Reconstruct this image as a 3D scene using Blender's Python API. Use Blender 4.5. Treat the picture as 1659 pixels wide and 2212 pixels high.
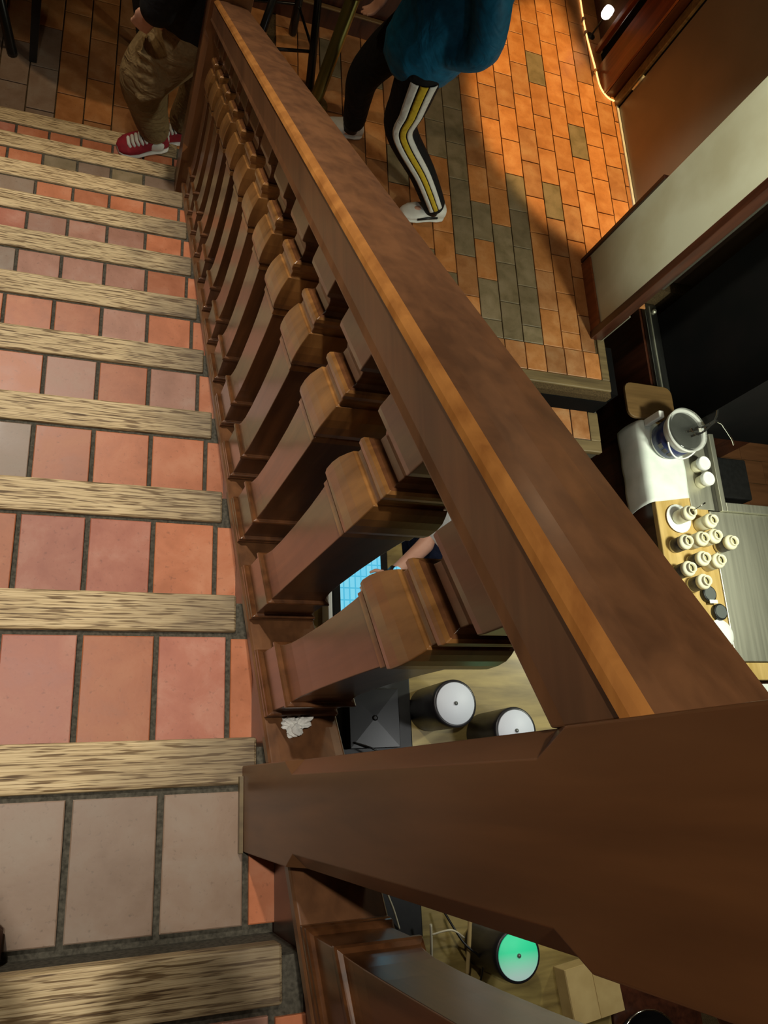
import bpy, bmesh, math, random
from mathutils import Vector, Matrix
random.seed(7)
R = random.Random(11)
for o in list(bpy.data.objects): bpy.data.objects.remove(o)
S = bpy.context.scene
COL = S.collection

# ------------------------------------------------------------ camera
cam = bpy.data.cameras.new('camera'); camo = bpy.data.objects.new('camera', cam); COL.objects.link(camo)
cam.sensor_fit = 'HORIZONTAL'; cam.sensor_width = 36.0; cam.lens = 1739.256/1659*36.0
cam.clip_start = 0.02; cam.clip_end = 60
CAM = Vector((-0.27888, -0.06600, 1.38493))
ROT = Matrix(((0.934902, -0.068300, -0.348271), (-0.045536, 0.950112, -0.308566), (0.351972, 0.304338, 0.885152)))
camo.matrix_world = Matrix.Translation(CAM) @ ROT.to_4x4()
S.camera = camo
# ------------------------------------------------------------ world, exposure, lights
S.view_settings.view_transform = 'Standard'; S.view_settings.look = 'None'
S.view_settings.gamma = 1.0; S.view_settings.use_curve_mapping = False
S.view_settings.exposure = 0.0
wd = bpy.data.worlds.new('world'); S.world = wd; wd.use_nodes = True
wd.node_tree.nodes['Background'].inputs[0].default_value = (0.9, 0.75, 0.6, 1)
wd.node_tree.nodes['Background'].inputs[1].default_value = 0.012

def light(kind, name, loc, power, col, size=0.2, target=None, spot=None, blend=0.3):
    l = bpy.data.lights.new(name, kind); l.energy = power; l.color = col
    if kind == 'AREA': l.shape = 'DISK'; l.size = size
    else: l.shadow_soft_size = size
    if kind == 'SPOT': l.spot_size = math.radians(spot); l.spot_blend = blend
    o = bpy.data.objects.new(name, l); COL.objects.link(o); o.location = loc
    if target is not None:
        o.rotation_euler = (Vector(target)-Vector(loc)).to_track_quat('-Z', 'Y').to_euler()
    return o
# ceiling downlights over the stair (neutral white)
light('SPOT', 'stair_downlight', (-0.57, 0.24, 3.05), 150, (1.0, 0.93, 0.80), 0.03, (-0.40, 0.1, -0.6), 80, 0.7)
light('SPOT', 'stair_downlight', (-0.95, 2.45, 2.75), 330, (1.0, 0.92, 0.78), 0.07, (-0.40, 1.0, -0.8), 60, 0.7)
light('AREA', 'landing_lamp', (-0.9, -1.9, 2.7), 5, (1.0, 0.92, 0.80), 0.5, (-0.1, 0.6, 0.0))
# warm lamp over the lower hall
light('SPOT', 'hall_spot', (2.86, 3.95, 0.95), 600, (1.0, 0.64, 0.24), 0.05, (2.86, 3.90, -2.0), 43, 0.22)
light('AREA', 'hall_lamp', (1.4, 3.0, 1.2), 7, (1.0, 0.80, 0.52), 0.35, (1.4, 2.8, -2))
light('SPOT', 'table_lamp', (-1.15, 3.35, 0.9), 55, (1.0, 0.76, 0.46), 0.04, (-0.5, 3.5, -2.0), 80, 0.5)
light('SPOT', 'partition_fill', (0.9, 1.75, 0.9), 210, (0.97, 1.0, 0.84), 0.08, (2.5, 2.4, -0.8), 30, 0.6)  # added fill without a known fixture, brightens the cream partition
# white work lights over the lower counters
light('AREA', 'bar_light', (2.98, 0.85, -0.50), 40, (0.96, 1.0, 0.80), 0.22, (2.98, 1.45, -2.1))
light('AREA', 'till_light', (1.9, -0.1, 0.0), 7.5, (0.97, 0.98, 0.95), 0.2, (1.4, 0.0, -2.1))

# ------------------------------------------------------------ helpers
def link(o, parent=None):
    COL.objects.link(o)
    if parent is not None: o.parent = parent
    return o
def tag(o, label=None, cat=None, group=None, kind=None):
    if label: o['label'] = label
    if cat: o['category'] = cat
    if group: o['group'] = group
    if kind: o['kind'] = kind
    return o
def thing(name, label, cat, loc=(0, 0, 0), rz=0, group=None):
    o = bpy.data.objects.new(name, None); o.location = loc; o.rotation_euler = (0, 0, rz)
    o.empty_display_size = 0.1
    link(o); return tag(o, label, cat, group)
def obj(name, bm, m, parent=None, loc=(0, 0, 0), smooth=False, bevel=0, seg=2):
    me = bpy.data.meshes.new(name)
    if isinstance(bm, bmesh.types.BMesh):
        bmesh.ops.recalc_face_normals(bm, faces=bm.faces); bm.to_mesh(me); bm.free()
    else:
        me = bm
    if not me.materials:
        for mm in (m if isinstance(m, (list, tuple)) else [m]): me.materials.append(mm)
    if smooth:
        for p in me.polygons: p.use_smooth = True
    o = bpy.data.objects.new(name, me); o.location = loc; link(o, parent)
    if bevel:
        b = o.modifiers.new('bevel', 'BEVEL'); b.width = bevel; b.segments = seg; b.limit_method = 'ANGLE'; b.angle_limit = 0.6
        b.harden_normals = False
    return o
def nb(): return bmesh.new()
def bx(bm, x0, x1, y0, y1, z0, z1, mi=0):
    v = [bm.verts.new((x, y, z)) for z in (z0, z1) for y in (y0, y1) for x in (x0, x1)]
    for f in ((0, 1, 3, 2), (4, 6, 7, 5), (0, 4, 5, 1), (2, 3, 7, 6), (0, 2, 6, 4), (1, 5, 7, 3)):
        bm.faces.new([v[i] for i in f]).material_index = mi
    return v
def box(name, m, x0, x1, y0, y1, z0, z1, parent=None, bevel=0.0, kind=None):
    """box with its origin at the centre of its footprint"""
    c = ((x0+x1)/2, (y0+y1)/2, z0); bm = nb()
    bx(bm, x0-c[0], x1-c[0], y0-c[1], y1-c[1], 0, z1-z0)
    o = obj(name, bm, m, parent, c, bevel=bevel)
    if kind: o['kind'] = kind
    return o
def lathe(bm, prof, seg=32, cx=0, cy=0, cap0=True, cap1=True, mi=0):
    rings = []
    for r, z in prof:
        rings.append([bm.verts.new((cx+r*math.cos(2*math.pi*i/seg), cy+r*math.sin(2*math.pi*i/seg), z)) for i in range(seg)])
    for a, b in zip(rings, rings[1:]):
        for i in range(seg):
            f = bm.faces.new((a[i], a[(i+1) % seg], b[(i+1) % seg], b[i])); f.material_index = mi; f.smooth = True
    if cap0: bm.faces.new(rings[0][::-1]).material_index = mi
    if cap1: bm.faces.new(rings[-1]).material_index = mi
def tube(bm, pts, r, seg=8, mi=0, closed=False):
    pts = [Vector(p) for p in pts]; rings = []; n = len(pts); up = None
    for i, p in enumerate(pts):
        t = (pts[min(i+1, n-1)]-pts[max(i-1, 0)]).normalized()
        if up is None:
            up = t.orthogonal().normalized()
        up = (up-t*up.dot(t)).normalized(); w = t.cross(up)
        rr = r[i] if isinstance(r, (list, tuple)) else r
        rings.append([bm.verts.new(p+(up*math.cos(2*math.pi*k/seg)+w*math.sin(2*math.pi*k/seg))*rr) for k in range(seg)])
    for a, b in zip(rings, rings[1:]):
        for k in range(seg):
            f = bm.faces.new((a[k], a[(k+1) % seg], b[(k+1) % seg], b[k])); f.material_index = mi; f.smooth = True
    bm.faces.new(rings[0][::-1]).material_index = mi; bm.faces.new(rings[-1]).material_index = mi
def spline(pts, n=8):
    P = [Vector(p) for p in pts]; out = []
    for i in range(len(P)-1):
        a, b, c, d = P[max(i-1, 0)], P[i], P[i+1], P[min(i+2, len(P)-1)]
        for k in range(n):
            t = k/n
            out.append(0.5*((2*b)+(-a+c)*t+(2*a-5*b+4*c-d)*t*t+(-a+3*b-3*c+d)*t**3))
    out.append(P[-1]); return out
def prism(bm, poly, z0, z1, mi=0):
    a = [bm.verts.new((x, y, z0)) for x, y in poly]; b = [bm.verts.new((x, y, z1)) for x, y in poly]
    n = len(poly)
    for i in range(n): bm.faces.new((a[i], a[(i+1) % n], b[(i+1) % n], b[i])).material_index = mi
    bm.faces.new(a[::-1]).material_index = mi; bm.faces.new(b).material_index = mi
def sweep_y(bm, prof, y0, y1, slope, closed=True):
    """profile (x, h) swept along y, falling by slope"""
    a = [bm.verts.new((x, y0, h-slope*y0)) for x, h in prof]; b = [bm.verts.new((x, y1, h-slope*y1)) for x, h in prof]
    n = len(prof)
    for i in range(n): bm.faces.new((a[i], a[(i+1) % n], b[(i+1) % n], b[i]))
    bm.faces.new(a[::-1]); bm.faces.new(b)

# ------------------------------------------------------------ materials
def mat(name, col=(0.5, 0.5, 0.5), rough=0.5, metal=0.0, spec=0.5, coat=0.0, emit=None, es=0, trans=0, alpha=1, sub=0):
    m = bpy.data.materials.new(name); m.use_nodes = True; b = m.node_tree.nodes['Principled BSDF']
    b.inputs['Base Color'].default_value = (*col, 1); b.inputs['Roughness'].default_value = rough
    b.inputs['Metallic'].default_value = metal; b.inputs['Specular IOR Level'].default_value = spec
    b.inputs['Coat Weight'].default_value = coat; b.inputs['Coat Roughness'].default_value = 0.2
    b.inputs['Transmission Weight'].default_value = trans; b.inputs['Alpha'].default_value = alpha
    if emit: b.inputs['Emission Color'].default_value = (*emit, 1); b.inputs['Emission Strength'].default_value = es
    return m
def nd(m, t, **k):
    n = m.node_tree.nodes.new(t)
    for a, v in k.items(): setattr(n, a, v)
    return n
def lk(m, a, b): m.node_tree.links.new(a, b)
def ramp(m, stops):
    r = nd(m, 'ShaderNodeValToRGB'); e = r.color_ramp.elements
    while len(e) < len(stops): e.new(0.5)
    for x, (p, c) in zip(e, stops): x.position = p; x.color = (*c, 1)
    return r
def coords(m, scale=(1, 1, 1), rnd=True):
    tc = nd(m, 'ShaderNodeTexCoord'); mp = nd(m, 'ShaderNodeMapping'); mp.inputs['Scale'].default_value = scale
    if rnd:
        oi = nd(m, 'ShaderNodeObjectInfo'); mu = nd(m, 'ShaderNodeVectorMath', operation='SCALE')
        cb = nd(m, 'ShaderNodeCombineXYZ')
        lk(m, oi.outputs['Random'], cb.inputs[0]); lk(m, oi.outputs['Random'], cb.inputs[1]); lk(m, oi.outputs['Random'], cb.inputs[2])
        lk(m, cb.outputs[0], mu.inputs[0]); mu.inputs['Scale'].default_value = 37.0
        ad = nd(m, 'ShaderNodeVectorMath', operation='ADD')
        lk(m, tc.outputs['Object'], ad.inputs[0]); lk(m, mu.outputs[0], ad.inputs[1]); lk(m, ad.outputs[0], mp.inputs[0])
    else:
        lk(m, tc.outputs['Object'], mp.inputs[0])
    return mp
def noise(m, mp, scale, detail=4, rough=0.5, dist=0):
    n = nd(m, 'ShaderNodeTexNoise'); n.inputs['Scale'].default_value = scale; n.inputs['Detail'].default_value = detail
    n.inputs['Roughness'].default_value = rough; n.inputs['Distortion'].default_value = dist
    lk(m, mp.outputs[0], n.inputs['Vector']); return n
def bump(m, src, st, dist=0.002):
    b = nd(m, 'ShaderNodeBump'); b.inputs['Strength'].default_value = st; b.inputs['Distance'].default_value = dist
    lk(m, src, b.inputs['Height']); lk(m, b.outputs[0], m.node_tree.nodes['Principled BSDF'].inputs['Normal'])
def BC(m): return m.node_tree.nodes['Principled BSDF'].inputs['Base Color']

def wood(name, dark, light_, axis='z', rough=0.35, grain=1.0, coat=0.3, spec=0.5):
    m = mat(name, light_, rough, coat=coat, spec=spec)
    a = 3.0; b = 45.0*grain
    sc = {'x': (a, b, b), 'y': (b, a, b), 'z': (b, b, a)}[axis]
    mp = coords(m, sc); n = noise(m, mp, 1.0, 5, 0.55, 0.4)
    mp2 = coords(m, {'x': (1.6, 13, 13), 'y': (13, 1.6, 13), 'z': (13, 13, 1.6)}[axis]); n2 = noise(m, mp2, 1.2, 3, 0.5, 0.6)
    mx = nd(m, 'ShaderNodeMath', operation='ADD'); mx.use_clamp = True
    ml = nd(m, 'ShaderNodeMath', operation='MULTIPLY'); ml.inputs[1].default_value = 0.5
    lk(m, n2.outputs[0], ml.inputs[0]); ml2 = nd(m, 'ShaderNodeMath', operation='MULTIPLY'); ml2.inputs[1].default_value = 0.5
    lk(m, n.outputs[0], ml2.inputs[0]); lk(m, ml.outputs[0], mx.inputs[0]); lk(m, ml2.outputs[0], mx.inputs[1])
    r = ramp(m, [(0.36, dark), (0.62, light_)]); lk(m, mx.outputs[0], r.inputs[0]); lk(m, r.outputs[0], BC(m))
    bump(m, n.outputs[0], 0.12, 0.001)
    return m
M = {}
M['rail'] = wood('dark_stained_wood', (0.052, 0.019, 0.007), (0.165, 0.063, 0.022), 'z', 0.29, 1.0, 0.5)
M['railside'] = wood('dark_stained_wood_rail', (0.095, 0.040, 0.017), (0.185, 0.079, 0.032), 'y', 0.42)
M['newel'] = wood('dark_stained_wood_newel', (0.105, 0.038, 0.011), (0.195, 0.074, 0.022), 'z', 0.5, 0.5)
M['block'] = wood('worn_lit_baluster_block', (0.13, 0.052, 0.014), (0.36, 0.165, 0.048), 'z', 0.30, 1.0, 0.5)  # lighter tone for wear and for the light the blocks catch, both painted
M['arris'] = wood('honey_highlight_edge', (0.24, 0.085, 0.018), (0.46, 0.19, 0.045), 'y', 0.4)  # honey tone paints the highlight of the rounded handrail edge
M['darkwood'] = wood('dark_panel_wood', (0.028, 0.008, 0.004), (0.07, 0.02, 0.009), 'z', 0.35)
M['redwood'] = wood('red_brown_wood', (0.13, 0.03, 0.009), (0.26, 0.07, 0.02), 'z', 0.35)
M['gold'] = wood('golden_oak_counter', (0.42, 0.27, 0.07), (0.62, 0.43, 0.16), 'y', 0.5, 0.6)
M['olive'] = wood('mottled_olive_counter', (0.13, 0.090, 0.025), (0.36, 0.27, 0.085), 'x', 0.5, 0.35)
M['brownfloor'] = wood('brown_floor_plank', (0.14, 0.055, 0.02), (0.22, 0.09, 0.035), 'x', 0.5, 0.5)

def oak():
    m = mat('grained_oak_nosing', (0.5, 0.36, 0.17), 0.55, spec=0.4)
    mp = coords(m, (4.5, 330, 330)); n = noise(m, mp, 1.3, 4, 0.6, 0.25)
    r = ramp(m, [(0.32, (0.17, 0.11, 0.055)), (0.43, (0.50, 0.36, 0.185)), (0.52, (0.68, 0.52, 0.29)), (0.7, (0.78, 0.62, 0.37))])
    lk(m, n.outputs[0], r.inputs[0])
    mp2 = coords(m, (9, 9, 9)); n2 = noise(m, mp2, 1.0, 3)
    # fine dark pores running with the grain
    mp3 = coords(m, (16, 260, 260)); n3 = noise(m, mp3, 1.0, 2, 0.5)
    r3 = ramp(m, [(0.38, (0.30, 0.24, 0.17)), (0.48, (1, 1, 1))]); lk(m, n3.outputs[0], r3.inputs[0])
    mx = nd(m, 'ShaderNodeMix', data_type='RGBA', blend_type='MULTIPLY'); mx.inputs[0].default_value = 1
    lk(m, r.outputs[0], mx.inputs[6]); lk(m, r3.outputs[0], mx.inputs[7])
    # dirt gathered at the railing end (the board's own +x end)
    tc = nd(m, 'ShaderNodeTexCoord'); sp = nd(m, 'ShaderNodeSeparateXYZ'); lk(m, tc.outputs['Object'], sp.inputs[0])
    ad = nd(m, 'ShaderNodeMath', operation='MULTIPLY_ADD'); ad.inputs[1].default_value = 0.35; lk(m, n2.outputs[0], ad.inputs[0]); lk(m, sp.outputs[0], ad.inputs[2])
    mr = nd(m, 'ShaderNodeMapRange'); mr.inputs[1].default_value = 0.74; mr.inputs[2].default_value = 1.0; mr.inputs[3].default_value = 0; mr.inputs[4].default_value = 0.72
    lk(m, ad.outputs[0], mr.inputs[0])
    m2 = nd(m, 'ShaderNodeMix', data_type='RGBA'); lk(m, mr.outputs[0], m2.inputs[0]); lk(m, mx.outputs[2], m2.inputs[6]); m2.inputs[7].default_value = (0.085, 0.06, 0.04, 1)
    lk(m, m2.outputs[2], BC(m)); bump(m, n.outputs[0], 0.35, 0.002)
    return m
M['oak'] = oak()
M['oakdark'] = wood('weathered_oak_curb', (0.09, 0.06, 0.025), (0.20, 0.14, 0.06), 'x', 0.55)

def tile(name, c0, c1, c2, rough=0.42):
    m = mat(name, c1, rough, spec=0.5)
    mp = coords(m, (1, 1, 1)); n = noise(m, mp, 11, 5, 0.6, 0.3); n2 = noise(m, mp, 120, 3)
    r = ramp(m, [(0.32, c0), (0.5, c1), (0.70, c2)]); lk(m, n.outputs[0], r.inputs[0])
    oi = nd(m, 'ShaderNodeObjectInfo'); hs = nd(m, 'ShaderNodeHueSaturation')
    mr = nd(m, 'ShaderNodeMapRange'); mr.inputs[3].default_value = 0.82; mr.inputs[4].default_value = 1.14
    lk(m, oi.outputs['Random'], mr.inputs[0]); lk(m, mr.outputs[0], hs.inputs['Value']); lk(m, r.outputs[0], hs.inputs['Color'])
    # darker baked rim speckle
    r2 = ramp(m, [(0.25, (0.6, 0.6, 0.6)), (0.38, (1, 1, 1))]); lk(m, n2.outputs[0], r2.inputs[0])
    mx = nd(m, 'ShaderNodeMix', data_type='RGBA', blend_type='MULTIPLY'); mx.inputs[0].default_value = 0.7
    lk(m, hs.outputs[0], mx.inputs[6]); lk(m, r2.outputs[0], mx.inputs[7]); lk(m, mx.outputs[2], BC(m))
    r4 = nd(m, 'ShaderNodeMapRange'); r4.inputs[3].default_value = rough-0.12; r4.inputs[4].default_value = rough+0.15
    lk(m, n.outputs[0], r4.inputs[0]); lk(m, r4.outputs[0], m.node_tree.nodes['Principled BSDF'].inputs['Roughness'])
    bump(m, n2.outputs[0], 0.12, 0.001)
    return m
M['t_orange'] = tile('terracotta_orange', (0.40, 0.125, 0.050), (0.49, 0.160, 0.068), (0.56, 0.225, 0.115))
M['t_rose'] = tile('terracotta_rose', (0.38, 0.115, 0.068), (0.45, 0.155, 0.095), (0.53, 0.24, 0.165))
M['t_pink'] = tile('terracotta_pale', (0.34, 0.155, 0.10), (0.42, 0.20, 0.135), (0.46, 0.27, 0.20))
M['t_grey'] = tile('terracotta_grey', (0.21, 0.135, 0.090), (0.25, 0.17, 0.12), (0.28, 0.215, 0.165))
M['t_green'] = tile('quarry_grey_green', (0.15, 0.115, 0.06), (0.21, 0.16, 0.09), (0.26, 0.20, 0.12))
M['t_hall'] = tile('quarry_hall_orange', (0.40, 0.15, 0.04), (0.50, 0.20, 0.06), (0.58, 0.27, 0.10))
M['t_hall2'] = tile('quarry_hall_brown', (0.29, 0.115, 0.038), (0.37, 0.16, 0.058), (0.43, 0.22, 0.095))
def grout(name, c):
    m = mat(name, c, 0.9, spec=0.2); mp = coords(m); n = noise(m, mp, 160, 4)
    r = ramp(m, [(0.3, tuple(x*0.6 for x in c)), (0.75, tuple(x*1.6 for x in c))]); lk(m, n.outputs[0], r.inputs[0]); lk(m, r.outputs[0], BC(m)); bump(m, n.outputs[0], 0.4)
    return m
M['grout'] = grout('dark_grout', (0.075, 0.068, 0.052)); M['grout2'] = grout('hall_grout', (0.07, 0.045, 0.02))
def mottled(name, a, b, scale=4, rough=0.7, spec=0.4, detail=4):
    m = mat(name, a, rough, spec=spec); mp = coords(m); n = noise(m, mp, scale, detail)
    r = ramp(m, [(0.35, a), (0.65, b)]); lk(m, n.outputs[0], r.inputs[0]); lk(m, r.outputs[0], BC(m)); return m
M['cream'] = mottled('cream_plaster', (0.50, 0.46, 0.30), (0.62, 0.60, 0.43), 3)
M['panel'] = mottled('brown_laminate_panel', (0.21, 0.165, 0.115), (0.28, 0.21, 0.145), 2, 0.38, 0.6)
M['wallpaint'] = mottled('dim_wall_paint', (0.16, 0.10, 0.06), (0.2, 0.13, 0.08), 2)
M['ceil'] = mottled('ceiling_paint', (0.5, 0.45, 0.38), (0.55, 0.5, 0.42), 2)
def steel(name, c=(0.55, 0.56, 0.5), rough=0.3):
    m = mat(name, c, rough, 1.0); mp = coords(m, (60, 2, 2)); n = noise(m, mp, 1, 3); bump(m, n.outputs[0], 0.05, 0.0005)
    mr = nd(m, 'ShaderNodeMapRange'); mr.inputs[3].default_value = rough-0.06; mr.inputs[4].default_value = rough+0.1
    lk(m, n.outputs[0], mr.inputs[0]); lk(m, mr.outputs[0], m.node_tree.nodes['Principled BSDF'].inputs['Roughness']); return m
M['steel'] = steel('brushed_steel', (0.62, 0.61, 0.50), 0.50); M['steel2'] = steel('dark_steel', (0.25, 0.25, 0.23), 0.35)
M['chrome'] = mat('chrome', (0.85, 0.82, 0.74), 0.12, 1.0)
M['black'] = mottled('black_plastic', (0.010, 0.010, 0.010), (0.014, 0.014, 0.014), 30, 0.4)
M['blackgloss'] = mottled('black_gloss', (0.006, 0.006, 0.006), (0.009, 0.009, 0.009), 5, 0.32)
M['blackmat'] = mottled('matt_black', (0.003, 0.003, 0.003), (0.005, 0.004, 0.004), 5, 0.9, 0.1)
M['potblack'] = mottled('satin_black_shell', (0.012, 0.011, 0.014), (0.016, 0.015, 0.018), 8, 0.35)
M['lid'] = mottled('frosted_lid', (0.62, 0.67, 0.76), (0.68, 0.73, 0.82), 2, 0.5)
def greenlight_lid():  # green light on a white lid, painted as a gradient with slight emission
    m = mat('lid_painted_green_light', (0.3, 0.8, 0.5), 0.5)
    tc = nd(m, 'ShaderNodeTexCoord'); sp = nd(m, 'ShaderNodeSeparateXYZ'); lk(m, tc.outputs['Object'], sp.inputs[0])
    mr = nd(m, 'ShaderNodeMapRange'); mr.inputs[1].default_value = -0.09; mr.inputs[2].default_value = 0.05
    lk(m, sp.outputs[1], mr.inputs[0]); r = ramp(m, [(0.1, (0.42, 0.62, 0.56)), (0.75, (0.03, 0.62, 0.30))])
    lk(m, mr.outputs[0], r.inputs[0]); lk(m, r.outputs[0], BC(m))
    b = m.node_tree.nodes['Principled BSDF']; lk(m, r.outputs[0], b.inputs['Emission Color']); b.inputs['Emission Strength'].default_value = 0.45
    return m
M['greenlight_lid'] = greenlight_lid()
M['knob'] = mat('grey_knob', (0.25, 0.27, 0.26), 0.3, 0.6)
M['cream_plastic'] = mottled('cream_plastic', (0.74, 0.70, 0.50), (0.80, 0.76, 0.57), 6, 0.45)
M['inside'] = mottled('bottle_inside', (0.28, 0.25, 0.12), (0.36, 0.32, 0.17), 6, 0.6)
M['white'] = mottled('white_plastic', (0.78, 0.78, 0.75), (0.84, 0.84, 0.81), 6, 0.4)
M['porcelain'] = mottled('porcelain', (0.80, 0.83, 0.80), (0.84, 0.86, 0.83), 3, 0.2)
M['paper'] = mottled('white_cloth', (0.70, 0.76, 0.70), (0.80, 0.84, 0.79), 12, 0.85)
M['cardboard'] = mottled('cardboard', (0.42, 0.30, 0.12), (0.50, 0.37, 0.16), 9, 0.8)
M['sticker'] = mottled('dark_label', (0.05, 0.045, 0.04), (0.11, 0.10, 0.09), 40, 0.5)
M['brown_inside'] = mottled('dark_syrup', (0.045, 0.028, 0.012), (0.07, 0.045, 0.02), 20, 0.3)
M['navy'] = mottled('navy_tub_label', (0.018, 0.028, 0.10), (0.025, 0.038, 0.13), 6, 0.25)
M['clear'] = mat('clear_plastic', (0.80, 0.84, 0.80), 0.08, trans=0.96, alpha=0.55)
M['screen'] = None
def fabric(name, a, b, scale=60, rough=0.85, bst=0.5, fold=7):
    m = mat(name, a, rough, spec=0.2); mp = coords(m); n = noise(m, mp, scale, 4); n2 = noise(m, mp, fold, 3, 0.5, 1.5)
    r = ramp(m, [(0.3, a), (0.7, b)]); lk(m, n.outputs[0], r.inputs[0]); lk(m, r.outputs[0], BC(m)); bump(m, n2.outputs[0], bst, 0.03); return m
M['khaki'] = fabric('khaki_cotton', (0.20, 0.135, 0.062), (0.26, 0.18, 0.085), 90, 0.9, 0.7, 9)
M['blackcloth'] = fabric('black_cloth', (0.006, 0.006, 0.007), (0.010, 0.010, 0.011))
M['blue'] = fabric('teal_blue_jacket', (0.004, 0.085, 0.17), (0.008, 0.135, 0.26), 30, 0.55, 0.5, 6)
M['navycloth'] = fabric('navy_cloth', (0.006, 0.010, 0.028), (0.010, 0.015, 0.038))
M['whitecloth'] = fabric('white_shirt', (0.72, 0.74, 0.72), (0.8, 0.82, 0.8))
M['skin'] = mottled('skin', (0.55, 0.29, 0.20), (0.62, 0.35, 0.25), 14, 0.5)
M['hair'] = fabric('dark_hair', (0.015, 0.009, 0.006), (0.03, 0.018, 0.01))
M['stripe_white'] = fabric('white_stripe', (0.62, 0.62, 0.58), (0.7, 0.7, 0.66))
M['stripe_yellow'] = fabric('yellow_stripe', (0.50, 0.35, 0.02), (0.6, 0.43, 0.04))
M['shoe_white'] = mottled('white_leather', (0.62, 0.62, 0.58), (0.72, 0.72, 0.68), 20, 0.5)
M['shoe_red'] = mottled('red_suede', (0.20, 0.008, 0.018), (0.28, 0.012, 0.025), 30, 0.8)
M['shoe_brown'] = mottled('brown_leather', (0.05, 0.022, 0.014), (0.07, 0.03, 0.02), 20, 0.5)
M['brass'] = mat('aged_brass', (0.20, 0.17, 0.05), 0.3, 0.8)
M['twig'] = mottled('pale_twig', (0.45, 0.22, 0.08), (0.6, 0.34, 0.14), 30, 0.7)
M['gardl'] = mat('lit_rope_light', (0.9, 0.55, 0.2), 0.4, emit=(1.0, 0.62, 0.22), es=1.6)
M['bulb'] = mat('lit_lamp_glass', (1, 1, 0.95), 0.3, emit=(1.0, 0.97, 0.88), es=3.0)
M['tilewhite'] = mottled('white_wall_tile', (0.68, 0.70, 0.65), (0.74, 0.76, 0.70), 3, 0.2)
M['seatwood'] = wood('stool_seat_wood', (0.10, 0.055, 0.018), (0.16, 0.09, 0.032), 'x', 0.45)
M['cord'] = mottled('cream_cord', (0.55, 0.5, 0.36), (0.6, 0.55, 0.4), 20, 0.5)
M['bluecap'] = mat('blue_cap', (0.03, 0.03, 0.55), 0.4)

# ------------------------------------------------------------ stair geometry constants (metres)
RUN, RISE, WN = 0.28196, 0.18215, 0.0746
PX = 0.135                                  # tile pitch on the treads
XL = -1.62                                  # left end of the stair
ZF = -11*RISE                               # hall floor level  (-2.004)
SL = 0.6828                                 # rake of the balustrade
G = 0.0052                                  # half joint
# ------------------------------------------------------------ room shell
def struct(name, m, *b, bevel=0): return box(name, m, *b, kind='structure', bevel=bevel)
ZB = -3.0
struct('wall_left', M['wallpaint'], -3.72, -3.6, -2.6, 5.35, ZB, 3.2)
struct('wall_back', M['wallpaint'], -3.6, 5.3, 5.25, 5.37, ZB, 3.2)
struct('wall_front', M['wallpaint'], -3.6, 5.3, -2.72, -2.6, ZB, 3.2)
struct('wall_right', M['wallpaint'], 5.3, 5.42, -2.6, 5.25, ZB, 3.2)
struct('ceiling', M['ceil'], -3.72, 5.42, -2.72, 5.37, 3.2, 3.3)

# ---- upper stair: one thing > steps > tiles and nosing
stair = thing('staircase', 'wide tiled staircase with pale oak nosings going down to the hall', 'staircase')
tm = {}
def tile_mesh(key, w, l, m, h=0.010):
    k = (key, round(w, 4), round(l, 4), m)
    if k not in tm:
        bm = nb(); b = 0.0018
        bot = [bm.verts.new((sx*w/2, sy*l/2, 0)) for sx, sy in ((-1, -1), (1, -1), (1, 1), (-1, 1))]
        mid = [bm.verts.new((sx*w/2, sy*l/2, h-b*0.6)) for sx, sy in ((-1, -1), (1, -1), (1, 1), (-1, 1))]
        top = [bm.verts.new((sx*(w/2-b), sy*(l/2-b), h)) for sx, sy in ((-1, -1), (1, -1), (1, 1), (-1, 1))]
        for a, c in ((bot, mid), (mid, top)):
            for i in range(4): bm.faces.new((a[i], a[(i+1) % 4], c[(i+1) % 4], c[i]))
        bm.faces.new(top); bm.faces.new(bot[::-1])
        me = bpy.data.meshes.new('tile'); bm.to_mesh(me); bm.free(); me.materials.append(M[m]); tm[k] = me
    return tm[k]
def add_tile(x0, x1, y0, y1, z, m, parent, g=G):
    w, l = x1-x0-2*g, y1-y0-2*g
    o = bpy.data.objects.new('tile', tile_mesh('t', w, l, m)); o.location = ((x0+x1)/2, (y0+y1)/2, z-0.0085-parent.location.z if False else z-0.0085)
    o.rotation_euler = (R.uniform(-.006, .006), R.uniform(-.006, .006), R.uniform(-.004, .004)); link(o, parent); return o
PAL = {0: ['orange', 'grey', 'grey', 'grey', 'grey'], 1: ['orange', 'rose', 'orange', 'rose', 'rose'], 2: ['orange', 'orange', 'rose', 'rose', 'orange'],
       3: ['orange', 'orange', 'orange', 'orange', 'grey'], 4: ['orange', 'pink', 'orange', 'pink', 'orange', 'rose'], 5: ['orange', 'orange', 'pink', 'orange', 'orange', 'orange'],
       6: ['orange', 'orange', 'pink', 'pink', 'pink', 'grey'], 7: ['orange', 'orange', 'pink', 'pink', 'pink', 'rose'], 8: ['orange', 'orange', 'orange', 'orange', 'orange', 'grey'],
       9: ['orange', 'grey', 'green', 'grey', 'green', 'orange'], 10: ['rose', 'orange', 'rose', 'orange', 'orange', 'orange'], -1: ['orange', 'pink', 'orange', 'rose']}
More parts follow.
